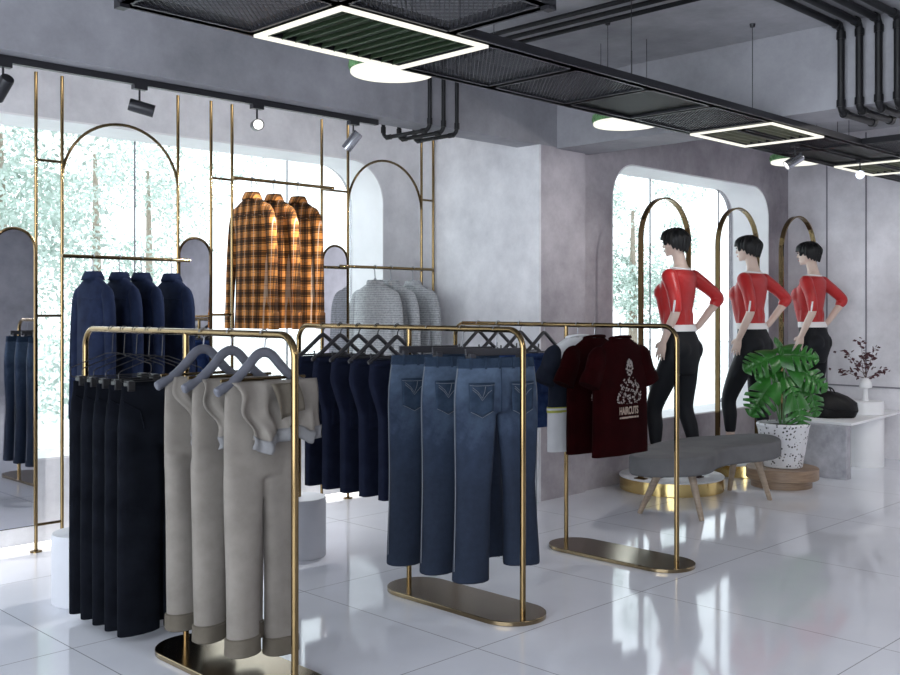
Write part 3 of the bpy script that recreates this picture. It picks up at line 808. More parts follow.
def sleeve(s, w, slope, L, r0, r1, lean, dy=0, ph=0, flat=.62):
    P = [(s * w * .72, 0, -slope * .70 - .034, r0 * .58), (s * w * .93, 0, -slope - .048, r0 * .98), (s * (w + lean * .30), dy * .1, -slope - .13, r0),
         (s * (w + lean * .62), dy * .4 + .006 * math.sin(ph), -slope - .13 - (L - .13) * .35, r0 + (r1 - r0) * .4), (s * (w + lean * .85), dy * .8, -slope - .13 - (L - .13) * .7, r0 + (r1 - r0) * .75), (s * (w + lean), dy, -slope - L, r1)]
    mb = MB(); caps(mb, P, 20, False)
    mb.v = [(x, dy * max(0, -z - .1) + (y - dy * max(0, -z - .1)) * flat, z) for x, y, z in mb.v]
    return mb, P[-1]
def metal_hanger(name, label, grp, m='steel', drop=.10, w=.19, hookdir=1):
    t = thing(name, label, 'hanger', group=grp)
    pts = hook_pts(drop, .018)
    pts[1:] = [(x * hookdir, y, z) for x, y, z in pts[1:]]
    MB().tube(pts, .0036, 8).build('hook', m, t)
    MB().tube([(-w * .62, 0, -drop - .085), (-.04, 0, -drop - .045), (0, 0, -drop), (.04, 0, -drop - .045), (w * .62, 0, -drop - .085)], .006, 8).build('shoulder_bar', m, t)
    return t
def collar(h, r, b, m, t, name='collar', flop=.018):
    prof = [(-.012, r * 1.0, b * 1.05), (h * .5, r * .92, b * .95), (h, r * .84, b * .88), (h * 1.02, r * .90, b * .98), (h * .30, r * 1.08, b * 1.2), (-h * .65, r * 1.27, b * 1.42)]
    return MB().loft([sring(0, 0, z, a, bb, 36, 2.2) for z, a, bb in prof], False, False).build(name, m, t, 60, solid=.004)
def long_top(kind, x, rodz, label, m, hl, L, drop, grp, hgrp, w=.208, i=0, y=5.75, cuff=True, style='shirt'):
    zt = -drop
    t = thing(kind, label, 'shirt' if style != 'sweater' else 'sweater', (x, y, rodz + zt), -PI / 2, grp)
    b = .050 if style != 'sweater' else .062
    slope = .058 if style != 'sweater' else .062
    MB().loft(torso_rings(w, L, slope, .062, b, .006, i * 1.7, w * (.97 if style == 'sweater' else .86), body=w * (.93 if style == 'sweater' else .80))).build('torso', m, t)
    for s in (-1, 1):
        sl = L * (.80 if style == 'sweater' else .88)
        mb, e = sleeve(s, w * .93, slope, sl, .058 if style == 'sweater' else .050, .040, (.066 if style == 'sweater' else .070 if style == 'plaid' else .046) + .010 * (i % 2), dy=-.012, ph=i + s)
        so = mb.build('sleeve', m, t)
        if cuff:
            ex, ey, ez, er = e; ey = -.012 * max(0, -ez - .1)
            MB().loft([sring(ex, ey, ez + dz, er * k, er * k * .66, 22) for k, dz in ((1.0, .06), (1.10, .055), (1.10, -.048), (.95, -.052))]).build('cuff', m, so)
    if style == 'sweater':
        MB().loft([sring(0, 0, z, a, bb, 32, 2) for z, a, bb in ((-.015, .082, .054), (.012, .076, .052), (.022, .068, .048), (.016, .055, .038), (-.004, .05, .034))], False, True).build('neckband', m, t)
        MB().loft([sring(0, 0, z, a, .080, 44, 2.6) for z, a in ((-L - .002, w * 1.0), (-L + .03, w * 1.05), (-L + .07, w * 1.04))], True, False).build('hem_rib', m, t)
    else:
        collar(.030, .060, .044, m, t)
        MB().tube([(-w * .93, -.052, -.135), (0, -.056, -.125), (w * .93, -.052, -.135)], .0022, 5).build('yoke_seam', m, t)
        MB().box((0, .053, -L * .5), (.030, .006, L * .9)).build('button_placket', m, t, 0)
    h = metal_hanger('shirt_hanger', hl, hgrp, drop=drop - .035, w=w * .8, hookdir=-1)
    h.location = (x, y, rodz); h.rotation_euler = (0, 0, -PI / 2)
for i, (x, s) in enumerate(((2.745, 'nearest the tall arched mirror edge'), (2.913, 'second along the rod'), (3.057, 'third along the rod'), (3.263, 'last along the rod beside the slim mirror'))):
    long_top('long_sleeved_shirt', x, 1.724, 'navy long sleeved shirt under the arch, ' + s, 'navy_wool', 'steel hanger of the navy shirt ' + s, .86, .118, 'navy shirts under the arch', 'steel hangers of the navy shirts', i=i)
for i, (x, s) in enumerate(((3.864, 'whole back in view'), (4.042, 'middle one of three'), (4.245, 'last along the high rod'))):
    long_top('plaid_shirt', x, 2.285, 'orange plaid flannel shirt on the high rod, ' + s, 'plaid', 'steel hanger of the plaid shirt, ' + s, .885, .118, 'orange plaid shirts', 'steel hangers of the plaid shirts', i=i, style='plaid')
for i, (x, s) in enumerate(((4.955, 'in front of the row, whole back in view'), (5.115, 'middle one of three'), (5.343, 'last along the rod by the pillar'))):
    long_top('knit_sweater', x, 1.724, 'grey knitted sweater ' + s, 'knit', 'steel hanger of the grey sweater ' + s, .70, .115, 'grey sweaters on the low rod', 'steel hangers of the grey sweaters', w=.235, i=i, style='sweater')

def print_on(t, b, parent):
    R = random.Random(11); y = -b * 1.02 - .0052
    def y_at(x): return y
    mb = MB()
    def blob(x, z, s, e=1.0):
        n = R.randint(5, 7); a0 = R.random() * 6
        mb.add([(x + s * e * R.uniform(.5, 1.1) * math.cos(a0 + 2 * PI * k / n), y, z + s * R.uniform(.5, 1.1) * math.sin(a0 + 2 * PI * k / n)) for k in range(n)], [tuple(range(n))])
    # a hand-drawn seated figure: small head, broad cloak, built of brush dabs
    for _ in range(150):                                            # domed head with brow, eyes and beard left dark
        a = R.random() * 2 * PI; r = R.random() ** .5
        x, z = .027 * r * math.cos(a), -.030 + .048 * r * math.sin(a)
        if abs(z + .034) < .007 and abs(abs(x) - .011) < .008: continue
        if -.064 < z < -.054 and abs(x) < .012: continue
        blob(x, z, R.uniform(.0035, .007))
    for s in (-1, 1): blob(s * .031, -.036, .007)
    for _ in range(520):
        f = R.random() ** .8; hw = (.036 + .075 * min(1, f * 2.2)) * (1 - .25 * max(0, f - .7))
        x = R.uniform(-1, 1) * hw - .006 * f; z = -.084 - .150 * f
        if math.sin(x * 130 + 2.5 * math.sin(z * 55)) + .8 * math.sin(z * 150 + x * 40) > -.15: blob(x, z, R.uniform(.0022, .0058), R.uniform(.7, 1.7))
    pr = mb.build('print', 'print', parent, 0); pr['label'] = 'pale figure print with lettering'
    pr.location = (.02, 0, -.135)
    cu = bpy.data.curves.new('lettering', 'FONT'); cu.body = 'HAIRCUTS'; cu.size = .052; cu.align_x = 'CENTER'; cu.extrude = .0004; cu.offset = .0012
    tmp = bpy.data.objects.new('lettering', cu); COL.objects.link(tmp); bpy.context.view_layer.update()
    me = bpy.data.meshes.new_from_object(tmp.evaluated_get(bpy.context.evaluated_depsgraph_get())); bpy.data.objects.remove(tmp)
    xs = [v.co.x for v in me.vertices]; k = .172 / (max(xs) - min(xs))
    for v in me.vertices: x, yy, zz = v.co; v.co = (x * k, y - zz, yy * 1.15)
    lt = link('lettering', me, 'print_warm', pr, 0); lt.location = (-.006, 0, -.293)
    mb = MB()
    x = -.088
    while x < .075:
        w = R.uniform(.006, .013); mb.box((x + w / 2, y, -.312 + R.uniform(-.001, .001)), (w, .001, .010)); x += w + R.choice((.002, .002, .006))
    mb.build('small_print', 'print_warm', pr, 0)
def t_shirt(y, label, hl, col, body_l, pr=False, i=0, ang=0, two=False):
    zt = -.075; w, b = .232, .046
    t = thing('t_shirt', label, 't-shirt', (4.77, y, BARZ + zt), ang, 't-shirts on the rack')
    L = .66
    R = torso_rings(w, L, .060, .085, b, .004, i, w * 1.04, flare=.03)
    if two:
        # white body panel below and at the shoulder, navy between with a lime stripe
        zcut = -.43
        up = [r for r in R if r[0][2] > zcut]; 
        lo = [sring(0, 0, z, w * 1.03, b * 1.03, 44, 2.6, folds(.004, 26, i, -.1, .4)) for z in (-L, -.55, zcut)]
        MB().loft(lo).build('lower_body', 'tee_white', t)['label'] = 'white lower half'
        MB().loft([sring(0, 0, zcut, w * 1.032, b * 1.03, 44, 2.6)] + up).build('torso', 'tee_navy', t)
        MB().loft([sring(0, 0, z, w * 1.045, b * 1.07, 44, 2.6) for z in (zcut + .030, zcut - .002)], False, False).build('stripe', 'tee_lime', t, solid=.003)['label'] = 'white and lime stripe'
        MB().loft([sring(0, 0, z, w * 1.05, b * 1.09, 44, 2.6) for z in (zcut + .024, zcut + .012)], False, False).build('stripe', 'tee_white', t, solid=.003)
        yk = [r for r in R if r[0][2] > -.13]
        MB().loft([[(x * 1.015 + (0 if True else 0), y_ * 1.06, z + .002) for x, y_, z in r] for r in yk]).build('yoke', 'tee_white', t)['label'] = 'white shoulder yoke'
    else:
        MB().loft(R).build('torso', col, t)
    for s in (-1, 1):
        sleeve(s, w * .93, .060, .20, .070, .076, .062, ph=i + s, flat=.60)[0].build('sleeve', 'tee_navy' if two else col, t)
    MB().tube([(.086 * math.cos(a), .034 * math.sin(a), .004 - .010 * math.sin(a)) for a in [2 * PI * k / 28 for k in range(28)]], .008, 8, True).build('neckband', 'tee_white' if two else col, t)
    if pr: print_on(t, b, t)
    h = metal_hanger('tee_hanger', hl, 'hangers of the t-shirts', 'steel', .068, .17)
    h.location = (4.77, y, BARZ); h.rotation_euler = (0, 0, ang)
    for ch in h.children:
        if ch.name.startswith('shoulder_bar'): ch.data.materials.clear(); ch.data.materials.append(M['dark_hanger'])
t_shirt(3.394, 'maroon t-shirt with pale figure print hanging frontmost', 'thin hanger of the frontmost maroon t-shirt', 'maroon', 0, True, 0, -.04)
t_shirt(3.575, 'maroon t-shirt mostly covered by the frontmost printed one', 'thin hanger of the covered maroon t-shirt', 'maroon', 0, True, 1, -.04)
t_shirt(3.70, 'white and navy t-shirt with lime stripe behind the maroon ones', 'thin hanger of the white and navy t-shirt', 'tee_navy', 0, False, 2, -.10, True)
# ------------------------------------------------------------------ podiums, arches, mannequins
def ball(mb, c, rx, ry=None, rz=None, n=20):
    ry = ry or rx; rz = rz or rx
    rings = []
    for i in range(1, n // 2):
        a = PI * i / (n // 2); rings.append([(c[0] + rx * math.sin(a) * math.cos(2 * PI * j / n), c[1] + ry * math.sin(a) * math.sin(2 * PI * j / n), c[2] - rz * math.cos(a)) for j in range(n)])
    return mb.loft(rings)
TOR = [(.80, 0, -.005, .115, .085), (.86, 0, -.008, .150, .108), (.93, 0, -.012, .170, .122), (1.01, 0, -.012, .172, .122), (1.08, 0, -.004, .155, .108), (1.15, 0, .012, .132, .094),
       (1.21, 0, .022, .124, .088), (1.28, 0, .028, .132, .094), (1.36, 0, .028, .146, .106), (1.43, 0, .024, .156, .112), (1.50, 0, .012, .164, .102), (1.555, 0, -.002, .168, .080), (1.590, 0, -.008, .118, .060), (1.615, 0, -.008, .076, .052), (1.635, 0, -.006, .056, .050)]
def torso(mb, z0, z1, inf, puff=None):
    T = []
    zs = sorted(set([z0, z1] + [t[0] for t in TOR if z0 < t[0] < z1]))
    for z in zs:
        for a, b in zip(TOR, TOR[1:]):
            if a[0] <= z <= b[0]:
                f = (z - a[0]) / (b[0] - a[0]); T.append([a[k] + (b[k] - a[k]) * f for k in range(5)]); break
    rings = []
    for z, cx, cy, a, b in T:
        e = inf + (puff(z) if puff else 0); rings.append(sring(cx, cy, z, a + e, b + e, 36, 2.15))
    return mb.loft(rings)
LL = [(-.088, -.005, .92, .092), (-.094, .085, .74, .080), (-.100, .165, .535, .056), (-.102, .155, .40, .053), (-.106, .150, .25, .038), (-.108, .150, .10, .030)]
RL = [(.088, -.005, .92, .092), (.096, .010, .74, .080), (.105, .020, .535, .056), (.110, -.020, .40, .053), (.116, -.050, .25, .038), (.120, -.060, .10, .030)]
LA = [(-.168, -.012, 1.545, .052), (-.196, -.070, 1.42, .043), (-.206, -.095, 1.29, .036), (-.212, -.045, 1.17, .032), (-.214, .008, 1.055, .025)]
RA = [(.168, -.015, 1.545, .052), (.262, -.075, 1.470, .043), (.348, -.125, 1.385, .036), (.255, -.095, 1.27, .031), (.172, -.055, 1.165, .025)]
def hand(mb, wrist, d, side, thumb, curl=.35):
    """palm and five fingers; d = pointing direction, side = across the palm, thumb = +1/-1 which side"""
    w = Vector(wrist); d = Vector(d).normalized(); s = Vector(side); s = (s - d * s.dot(d)).normalized(); n = d.cross(s)
    rings = []
    for f, a, b in ((-.1, .022, .018), (.15, .027, .017), (.5, .036, .017), (.85, .040, .015), (1.05, .036, .011)):
        c = w + d * .088 * f
        rings.append([c + s * (a * math.cos(t)) + n * (b * math.sin(t)) for t in [2 * PI * k / 16 for k in range(16)]])
    mb.loft(rings)
    for k, L in enumerate((.068, .080, .074, .058)):
        o = w + d * .080 + s * (thumb * (.030 - .020 * k)); dd = (d + s * thumb * (.10 - .07 * k)).normalized()
        p1 = o + dd * L * .42; p2 = p1 + (dd + n * curl * .6).normalized() * L * .34; p3 = p2 + (dd + n * curl * 1.4).normalized() * L * .26
        caps(mb, [(*o, .0088), (*p1, .0082), (*p2, .0074), (*p3, .0062)], 10)
    o = w + d * .022 + s * thumb * .022; p1 = o + (d * .7 + s * thumb * .75).normalized() * .036; p2 = p1 + (d + s * thumb * .25 + n * .3).normalized() * .030
    caps(mb, [(*o, .013), (*p1, .0098), (*p2, .0075)], 10)
def body_mesh():
    mb = MB(); torso(mb, .80, 1.635, 0)
    for s in (-1, 1): ball(mb, (s * .074, .098, 1.425), .062, .060, .064); ball(mb, (s * .078, -.062, .985), .082, .072, .085)
    caps(mb, [(0, -.012, 1.58, .060), (0, .004, 1.67, .048), (0, .022, 1.74, .048)])
    # head with face
    hr = []
    for z, a, b, cy in ((1.712, .030, .034, .088), (1.722, .042, .056, .070), (1.745, .056, .074, .052), (1.775, .066, .087, .045), (1.805, .071, .094, .043), (1.835, .074, .097, .040), (1.865, .070, .090, .036), (1.89, .054, .068, .034), (1.903, .028, .036, .034)):
        hr.append(sring(0, cy, z, a, b, 28, 2.0))
    mb.loft(hr)
    caps(mb, [(0, .128, 1.822, .009), (0, .143, 1.795, .011), (0, .148, 1.782, .012)], 10)          # nose
    ball(mb, (0, .112, 1.720), .020, .016, .014); ball(mb, (0, .128, 1.752), .022, .010, .0065); ball(mb, (0, .127, 1.743), .019, .010, .0065)
    for s in (-1, 1):
        ball(mb, (s * .073, .030, 1.795), .010, .018, .030); ball(mb, (s * .034, .122, 1.830), .022, .010, .006)
    for L in (LL, RL):
        caps(mb, L)
        x, y, z, r = L[-1]
        caps(mb, [(x, y - .018, z - .035, .032), (x, y + .020, .060, .033), (x, y + .095, .034, .034), (x, y + .150, .020, .024), (x, y + .175, .016, .016)])
        caps(mb, [(x, y - .030, .05, .024), (x, y - .030, .022, .022)], 12)
    caps(mb, LA); caps(mb, RA)
    hand(mb, LA[-1][:3], (.10, .32, -.95), (0, .9, .3), 1, .3)
    hand(mb, RA[-1][:3], (-.42, .62, -.42), (.3, .3, .9), 1, .55)
    return remesh(mb, .0062, 3, .45)
def top_mesh():
    mb = MB()
    puff = lambda z: (.010 if z < 1.165 else .022 if z < 1.20 else .017 if z < 1.27 else .009)
    torso(mb, 1.155, 1.598, 0, puff)
    for s in (-1, 1): ball(mb, (s * .072, .100, 1.425), .076, .076, .078); caps(mb, [(s * .070, .092, 1.43, .074), (s * .062, .070, 1.31, .075), (s * .058, .052, 1.205, .070)])
    caps(mb, [(*LA[0][:3], .060), (*LA[1][:3], .051), (-.206, -.094, 1.300, .043)])
    caps(mb, [(*RA[0][:3], .060), (*RA[1][:3], .051), (*RA[2][:3], .047), (.312, -.116, 1.342, .042)])
    for k in range(14):                                             # gathers round the waist
        a = 2 * PI * k / 14 + .2
        caps(mb, [(.130 * math.cos(a), .022 + .098 * math.sin(a), 1.170, .010), (.141 * math.cos(a + .06), .024 + .108 * math.sin(a + .06), 1.235, .008), (.140 * math.cos(a + .1), .026 + .10 * math.sin(a + .1), 1.33, .003)], 8)
    return remesh(mb, .0075, 4)
def legging_mesh():
    mb = MB(); torso(mb, .80, 1.16, .007)
    for s in (-1, 1): ball(mb, (s * .078, -.062, .985), .089, .079, .092)
    for L in (LL, RL):
        P = [(*p[:3], p[3] + .0065) for p in L[:-1]]; x, y, z, r = P[-1]; P[-1] = (x, y, .275, r); caps(mb, P)
    return remesh(mb, .0085, 4)
def hair_mesh():
    mb = MB(); R = random.Random(3); cx, cy, cz = 0, .034, 1.822
    n = 72; rows = []
    K = 14
    def low(az):                                                     # az = 0 front, PI back
        c = math.cos(az)
        if c > .55: return 1.838 + .010 * math.sin(az * 21)
        if c > -.15: return 1.800 + .016 * math.sin(az * 17)
        return 1.738 + .030 * (1 + c) + .010 * math.sin(az * 19)
    for i in range(K + 1):
        f = i / K; row = []
        for j in range(n):
            az = 2 * PI * j / n
            bulk = 1 + .035 * math.sin(az * 23 + 3 * f) + .03 * math.sin(az * 9 + 5 * f)
            zb = low(az); ztop = 1.922
            z = ztop + (zb - ztop) * (1 - math.cos(f * PI / 2)) if f < .999 else zb
            e = math.sin(min(1, f * 1.12) * PI / 2) ** .95
            back = math.cos(az) < -.1
            tuck = 1 - (.30 * max(0, f - .6) / .4 if back else .03 * f)
            a = .096 * e * bulk * tuck + .004; b = (.124 if math.cos(az) < 0 else .120) * e * bulk * tuck + .004
            row.append((cx + a * math.sin(az), cy + b * math.cos(az) - (.004 if back else 0), z + .006 * math.sin(az * 11) * (1 - f)))
        rows.append(row)
    inner = [[(cx + (x - cx) * .86, cy + (y - cy) * .86, z + .004) for x, y, z in r] for r in reversed(rows[4:])]
    mb.loft(rows + inner); return mb.mesh('hair')
bodyM, topM, legM, hairM = body_mesh(), top_mesh(), legging_mesh(), hair_mesh()
def mannequin(label, loc, rz):
    t = thing('mannequin', label, 'mannequin', loc, rz, 'mannequins by the window')
    link('body', bodyM, 'skin', t, 180)
    link('hair', hairM, 'hair', t, 50)
    tp = link('red_top', topM, 'red', t, 180)
    MB().tube([(.098 * math.cos(a), -.004 + .062 * math.sin(a) + (.012 if math.sin(a) > 0 else 0), 1.606 - (.035 * max(0, math.sin(a)) ** 1.5) + .004 * math.cos(2 * a)) for a in [2 * PI * k / 40 for k in range(40)]], .008, 8, True).build('neckband', 'hem_white', tp)
    p, q = Vector(LA[2][:3]), Vector(LA[1][:3])
    MB().tube([(-.246, -.112, 1.365), (-.249, -.106, 1.315), (-.246, -.098, 1.272)], [.007, .009, .006], 8, sx=1.0).build('cuff_tab', 'hem_white', tp)
    mb = MB()
    mb.loft([sring(0, .010 + .02 * f, z, a, b, 40, 2.15) for z, a, b, f in ((1.128, .160, .117, -.3), (1.131, .161, .118, -.3), (1.145, .156, .116, -.2), (1.178, .148, .112, .2))])
    mb.build('white_shirt_hem', 'hem_white', t)
    link('leggings', legM, 'legging', t, 180)
    for L in (LL, RL):
        x, y = L[-1][:2]; mb = MB()
        caps(mb, [(x, y + .050, .046, .038), (x, y + .105, .036, .039), (x, y + .155, .022, .030), (x, y + .185, .017, .019)]); caps(mb, [(x, y - .035, .060, .030), (x, y - .035, .026, .024)], 12)
        mb.box((x, y + .07, .005), (.070, .250, .010)); mb.build('shoe', 'shoe', t)
    mb = MB()
    for s in (-1, 1): ball(mb, (s * .033, .131, 1.816), .013, .006, .006)
    mb.build('eyes', 'eye', t)['label'] = 'painted eyes'
    mb = MB(); ball(mb, (0, .1345, 1.7485), .020, .007, .008); mb.build('lips', 'lip', t)
    return t
def podium(x, label):
    t = thing('round_podium', label, 'podium', (x, 4.385, 0), 0, 'round brass podiums')
    MB().lathe([(0, 0), (.398, 0), (.403, .004), (.403, .098), (0, .098)], n=72).build('drum', 'gold_bright', t)
    MB().lathe([(0, .098), (.403, .098), (.405, .101), (.405, .110), (.400, .114), (0, .114)], n=72).build('top', 'white', t)['label'] = 'white top'  # brass podium top painted white to hold the window's reflection
def gold_arch(x, label):
    t = thing('brass_arch', label, 'arch', (x, 4.42, .114), 0, 'brass arches behind the mannequins')
    R = .338; zt = 2.283 - .114; n = 30; rings = []
    P = [(-R, 0)] + [(-R * math.cos(PI * k / n), zt - R + R * math.sin(PI * k / n)) for k in range(n + 1)] + [(R, 0)]
    for i, (px, pz) in enumerate(P):
        if pz <= zt - R: nx, nz = (math.copysign(1, px), 0)
        else: nx, nz = px / R, (pz - zt + R) / R
        h, d = .007, .021
        rings.append([(px + nx * h, -d, pz + nz * h), (px + nx * h, d, pz + nz * h), (px - nx * h, d, pz - nz * h), (px - nx * h, -d, pz - nz * h)])
    MB().loft(rings).build('arch_band', 'gold_arch', t, 40)
    for s in (-1, 1): MB().box((s * R, 0, .004), (.05, .09, .008)).build('foot_plate', 'gold', t, 0)
MN = [('first from the pillar', 'first from the pillar'), ('middle one of three', 'middle one of three'), ('by the panelled end wall behind the plant', 'by the panelled end wall')]
for i, (x, (a, b)) in enumerate(zip((6.82, 7.95, 9.08), MN)):
    podium(x + (.03 if i == 0 else .08 * i), 'round brass podium with white top under the mannequin ' + b)
    gold_arch(x, 'tall brass arch behind the mannequin ' + b)
    mannequin('mannequin in red top, hand on hip, ' + a.replace('right edge', 'far edge'), (x - .085, 4.235, .114), 0)

# ------------------------------------------------------------------ bench
t = thing('kidney_bench', 'kidney shaped grey upholstered bench on four oak legs', 'bench', (6.3, 3.8, 0))
out = [(5.505, 3.83), (5.50, 3.73), (5.545, 3.645), (5.64, 3.555), (5.79, 3.487), (5.94, 3.490), (6.12, 3.550), (6.30, 3.578), (6.48, 3.548), (6.64, 3.500), (6.83, 3.490), (7.04, 3.560), (7.20, 3.72), (7.17, 3.87), (6.90, 3.985), (6.62, 4.095), (6.25, 4.105), (5.88, 4.015), (5.62, 3.92)]
out = [(p.x - 6.3, p.y - 3.8) for p in catmull([(a, b, 0) for a, b in out], 5)]
MB().prism(out, .325, .452).build('seat', 'bench_fabric', t, 40, bevel=.022, seg=4)
pp = [(x * .995, y * .99, .40) for x, y in out]
for (fx, fy), (tx, ty) in zip(((5.863, 4.01), (5.944, 3.569), (6.95, 3.603), (7.10, 4.02)), ((5.93, 3.87), (5.95, 3.66), (6.84, 3.66), (6.90, 3.86))):
    a = Vector((fx - 6.3, fy - 3.8, 0)); b = Vector((tx - 6.3, ty - 3.8, .335))
    l = MB().tube([a, a.lerp(b, .5), b], [.0175, .023, .029], 16).build('leg', 'oak', t)

# ------------------------------------------------------------------ plant on its wooden podium
t = thing('wooden_podium', 'round two tier brown wood podium under the plant pot', 'podium', (7.57, 3.82, 0))
MB().lathe([(0, 0), (.235, 0), (.235, .066), (0, .066)], (.015, .015, 0), 64).build('lower_disc', 'wood_round', t)
MB().lathe([(0, .066), (.274, .066), (.279, .070), (.279, .150), (.274, .155), (0, .155)], n=64).build('upper_disc', 'wood_round', t)
t = thing('potted_monstera', 'monstera with split green leaves in a speckled terrazzo pot', 'potted plant', (7.575, 3.815, .155))
MB().lathe([(0, 0), (.135, 0), (.148, .006), (.172, .14), (.196, .30), (.207, .338), (.200, .352), (.182, .352), (.178, .325), (.16, .318), (0, .318)], n=56).build('pot', 'terrazzo', t)
MB().lathe([(0, .300), (.176, .315), (.17, .326), (.08, .334), (0, .336)], n=32).build('soil', 'soil', t)
def leaf_mesh(W, L, seed):
    R = random.Random(seed); N = 46; left = []; cuts = sorted(R.uniform(-.012, .012) + c for c in (.33, .50, .66, .80))
    mb = MB()
    for s in (-1, 1):
        rows = []
        for i in range(N + 1):
            u = i / N
            w = W * .5 * (math.sin(PI * min(1, (u * .96 + .03)) ** .72) ** .75 if u < 1 else 0)
            k = 1
            for c in cuts:
                d = abs(u - c)
                if d < .030: k = min(k, .20 + .30 * d / .030)
            w *= k
            row = []
            for j in range(5):
                q = j / 4; x = s * w * q
                y = L * (u - .12 * (1 - u)) + .33 * abs(x) - (.30 * W * (1 - u) ** 4) * q
                z = -.30 * L * u * u - .55 * x * x / W + .05 * W * math.sin(q * PI) * (1 if j else 0)
                row.append((x, y, z))
            rows.append(row)
        mb.grid(rows)
    mb.tube([(0, L * (u - .12 * (1 - u)), -.30 * L * u * u + .003) for u in [k / 8 for k in range(9)]], .0028, 5)
    return mb.mesh('leaf')
LM = [leaf_mesh(.265, .25, k) for k in range(4)]
U = Vector((.707, -.707, 0)); NV = Vector((-.707, -.707, 0)); ZV = Vector((0, 0, 1))
leaves = [(.13, .02, .90, .85, .05, 1.05, 0), (-.19, .02, .84, -.95, -.25, 1.0, 1), (.24, .02, .72, .8, -.45, 1.05, 2), (-.10, -.04, .74, -.75, -.1, .80, 3), (-.20, .06, .54, -.75, -.85, 1.05, 0), (.25, .00, .52, .35, -1.0, .9, 1),
          (.09, .16, .42, .25, -1.2, .90, 2), (.07, .06, .60, .25, -.6, .70, 3), (.02, -.06, .96, -.2, .25, .75, 2), (.14, -.12, .66, .8, .2, .8, 3)]
for du, dn, z, tu, tz_, sc, k in leaves:
    tip = (U * tu + ZV * tz_ + NV * .35).normalized()
    nrm = (NV * 1.0 + ZV * .75 + U * .15 * math.copysign(1, tu)); nrm = (nrm - tip * nrm.dot(tip)).normalized(); xx = tip.cross(nrm)
    c = U * du + NV * dn + ZV * z; base = c - tip * .12 * sc
    mt = Matrix((xx, tip, nrm)).transposed()
    me = LM[k].copy()
    for v in me.vertices: v.co = mt @ (v.co * sc) + base
    lf = link('leaf', me, 'leaf', t, 60)
    r0 = Vector((U * du * .12 + NV * dn * .2)) + ZV * .325
    mid = r0.lerp(base, .55) + ZV * .07 * (1 if z > .6 else .5)
    MB().tube(catmull([tuple(r0), tuple(mid), tuple(base)], 6, False), .0052, 8).build('petiole', 'stem', lf)

# ------------------------------------------------------------------ white table with bag, drum and vase
t = thing('display_table', 'long low white display table on a grey block and a white cylinder', 'table', (8.24, 3.55, 0))
MB().prism([(0, 0), (1.34, .10), (1.34, .60), (.02, .52)], .443, .465).build('table_top', 'white', t, 0, bevel=.003)
MB().box((-.01, .22, .2215), (.10, .40, .443)).build('block_leg', 'greyblock', t, 0, bevel=.003)['label'] = 'grey concrete block leg'
MB().lathe([(0, 0), (.155, 0), (.155, .443), (0, .443)], (.86, .24, 0), 48).build('cylinder_leg', 'white', t)['label'] = 'white cylinder leg'
t = tag(MB().lathe([(0, 0), (.150, 0), (.154, .004), (.154, .114), (.150, .118), (0, .118)], n=48).build('round_riser', 'white'), 'white round drum riser on the white table, under the mushroom shaped vase', 'riser'); t.location = (9.10, 3.79, .465)
t = thing('bud_vase', 'pale mushroom shaped vase holding a dark red twig', 'vase', (9.10, 3.79, .583))
MB().lathe([(0, 0), (.026, 0), (.021, .03), (.018, .10), (.022, .112), (.050, .116), (.056, .128), (.050, .165), (.034, .195), (.012, .208), (0, .206)], n=32).build('vase_body', 'greyblock' if False else 'white', t)
R = random.Random(5)
def twig(d, L):
    d = Vector(d).normalized(); P = [Vector((0, 0, .20))]; 
    for k in range(5): P.append(P[-1] + (d + Vector((R.gauss(0, .2), R.gauss(0, .2), R.gauss(0, .15)))).normalized() * L / 5)
    tw = MB().tube(P, [.0035, .003, .0026, .002, .0016, .001], 6).build('twig', 'twig', t)
    for p in P[2:]:
        for _ in range(5):
            c = p + Vector((R.gauss(0, .026), R.gauss(0, .026), R.gauss(0, .020))); u = Vector((R.gauss(0, 1), R.gauss(0, 1), R.gauss(0, .6))).normalized(); w = u.cross(Vector((R.random(), R.random(), R.random()))).normalized(); s = R.uniform(.019, .032)
            n = u.cross(w)
            mb = MB().add([c - u * s, c + w * s * .55 - n * .003, c + u * s, c - w * s * .55 - n * .003, c + n * .004], [(0, 1, 4), (1, 2, 4), (2, 3, 4), (3, 0, 4), (0, 3, 2, 1)]); mb.build('leaf', 'red_leaf', tw, 0)
for d, L in (((-.45, .45, .95), .34), ((.25, -.25, 1), .30), ((-.6, .6, .35), .26), ((.55, -.55, .35), .20), ((0, 0, 1), .24), ((-.2, .2, 1), .36)): twig(d, L)
t = thing('handbag', 'soft black leather bag with two handles lying on the white table', 'bag', (8.60, 3.86, .465), -PI / 4)
rings = []
for z, a, b, dx in ((0, .165, .085, 0), (.012, .185, .10, 0), (.06, .200, .115, .005), (.13, .190, .105, .0), (.185, .150, .075, -.03), (.220, .090, .04, -.06), (.232, .04, .015, -.07)):
    rings.append([(x + dx + .006 * math.sin(9 * x * 10 + z * 30), y + .008 * math.sin(x * 37 + z * 20), zz) for x, y, zz in sring(0, 0, z, a, b, 40, 2.6)])
MB().loft(rings).build('bag_body', 'bag', t, 60)
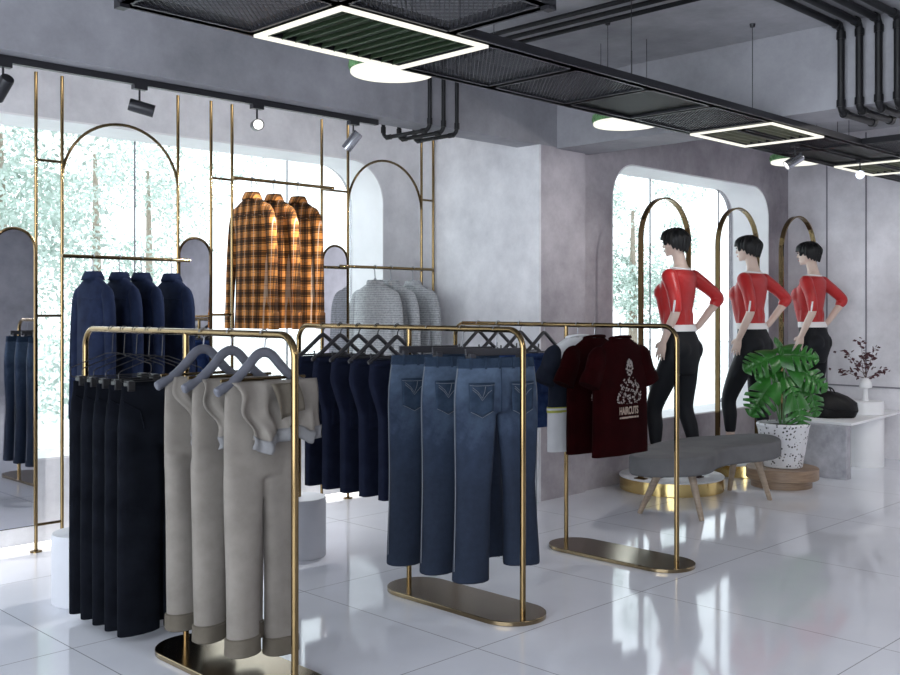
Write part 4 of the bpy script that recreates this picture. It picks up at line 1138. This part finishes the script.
for y in (-.045, .045):
    MB().tube(catmull([(-.13, y, .18), (-.115, y * .8, .245), (-.07, y * .6, .268), (-.02, y * .8, .245), (0, y, .18)], 5, False), .0065, 8).build('handle', 'bag', t)
MB().tube([(-.17, -.103, .10), (0, -.122, .07), (.17, -.103, .06)], .004, 6).build('seam', 'bag', t)

# ------------------------------------------------------------------ light, sky, camera
w = bpy.data.worlds.new('sky'); SC.world = w; w.use_nodes = True
bg = w.node_tree.nodes['Background']; bg.inputs[0].default_value = (.88, .945, 1.0, 1); bg.inputs[1].default_value = 7.0
def area(name, loc, rot, sx, sy, power, col=(1, 1, 1), portal=False):
    l = bpy.data.lights.new(name, 'AREA'); l.shape = 'RECTANGLE'; l.size = sx; l.size_y = sy; l.energy = power; l.color = col
    o = bpy.data.objects.new(name, l); COL.objects.link(o); o.location = loc; o.rotation_euler = rot
    if portal: l.cycles.is_portal = True
    return o
area('window_portal', (2.35, 6.50, 1.53), (-PI / 2, 0, 0), 5.9, 2.1, 1, portal=True)
area('window_portal', (7.94, 5.26, 1.53), (-PI / 2, 0, 0), 2.6, 2.15, 1, portal=True)
area('window_portal', (-2.52, -.05, 1.55), (0, -PI / 2, 0), 2.8, 9.1, 1, portal=True)
# unseen fill lights added overhead, behind the viewer and in the far bay
for x, y, p in ((1.0, -1.5, 45), (4.0, -1.5, 45), (8.0, 1.2, 45)):
    area('ceiling_lamp', (x, y, 2.95), (0, 0, 0), 1.6, .5, p, (1, .97, .93))
area('cove_lamp', (1.8, 5.02, 2.93), (PI / 2 + .35, 0, 0), 7.4, .10, 12, (1, .98, .97))  # hidden fill light added to brighten the wall above the window
cam = bpy.data.cameras.new('camera'); co = bpy.data.objects.new('camera', cam); COL.objects.link(co)
cam.sensor_width = 36; cam.lens = 1009 / 900 * 36; cam.shift_y = -(337.5 - 308) / 900; cam.clip_end = 200; cam.clip_start = .02
co.location = (0, 0, 1.42); co.rotation_euler = (PI / 2, 0, -PI / 4)
SC.camera = co
SC.view_settings.view_transform = 'Standard'; SC.view_settings.look = 'None'; SC.view_settings.gamma = 1; SC.view_settings.exposure = 0.15
SC.view_settings.use_curve_mapping = False
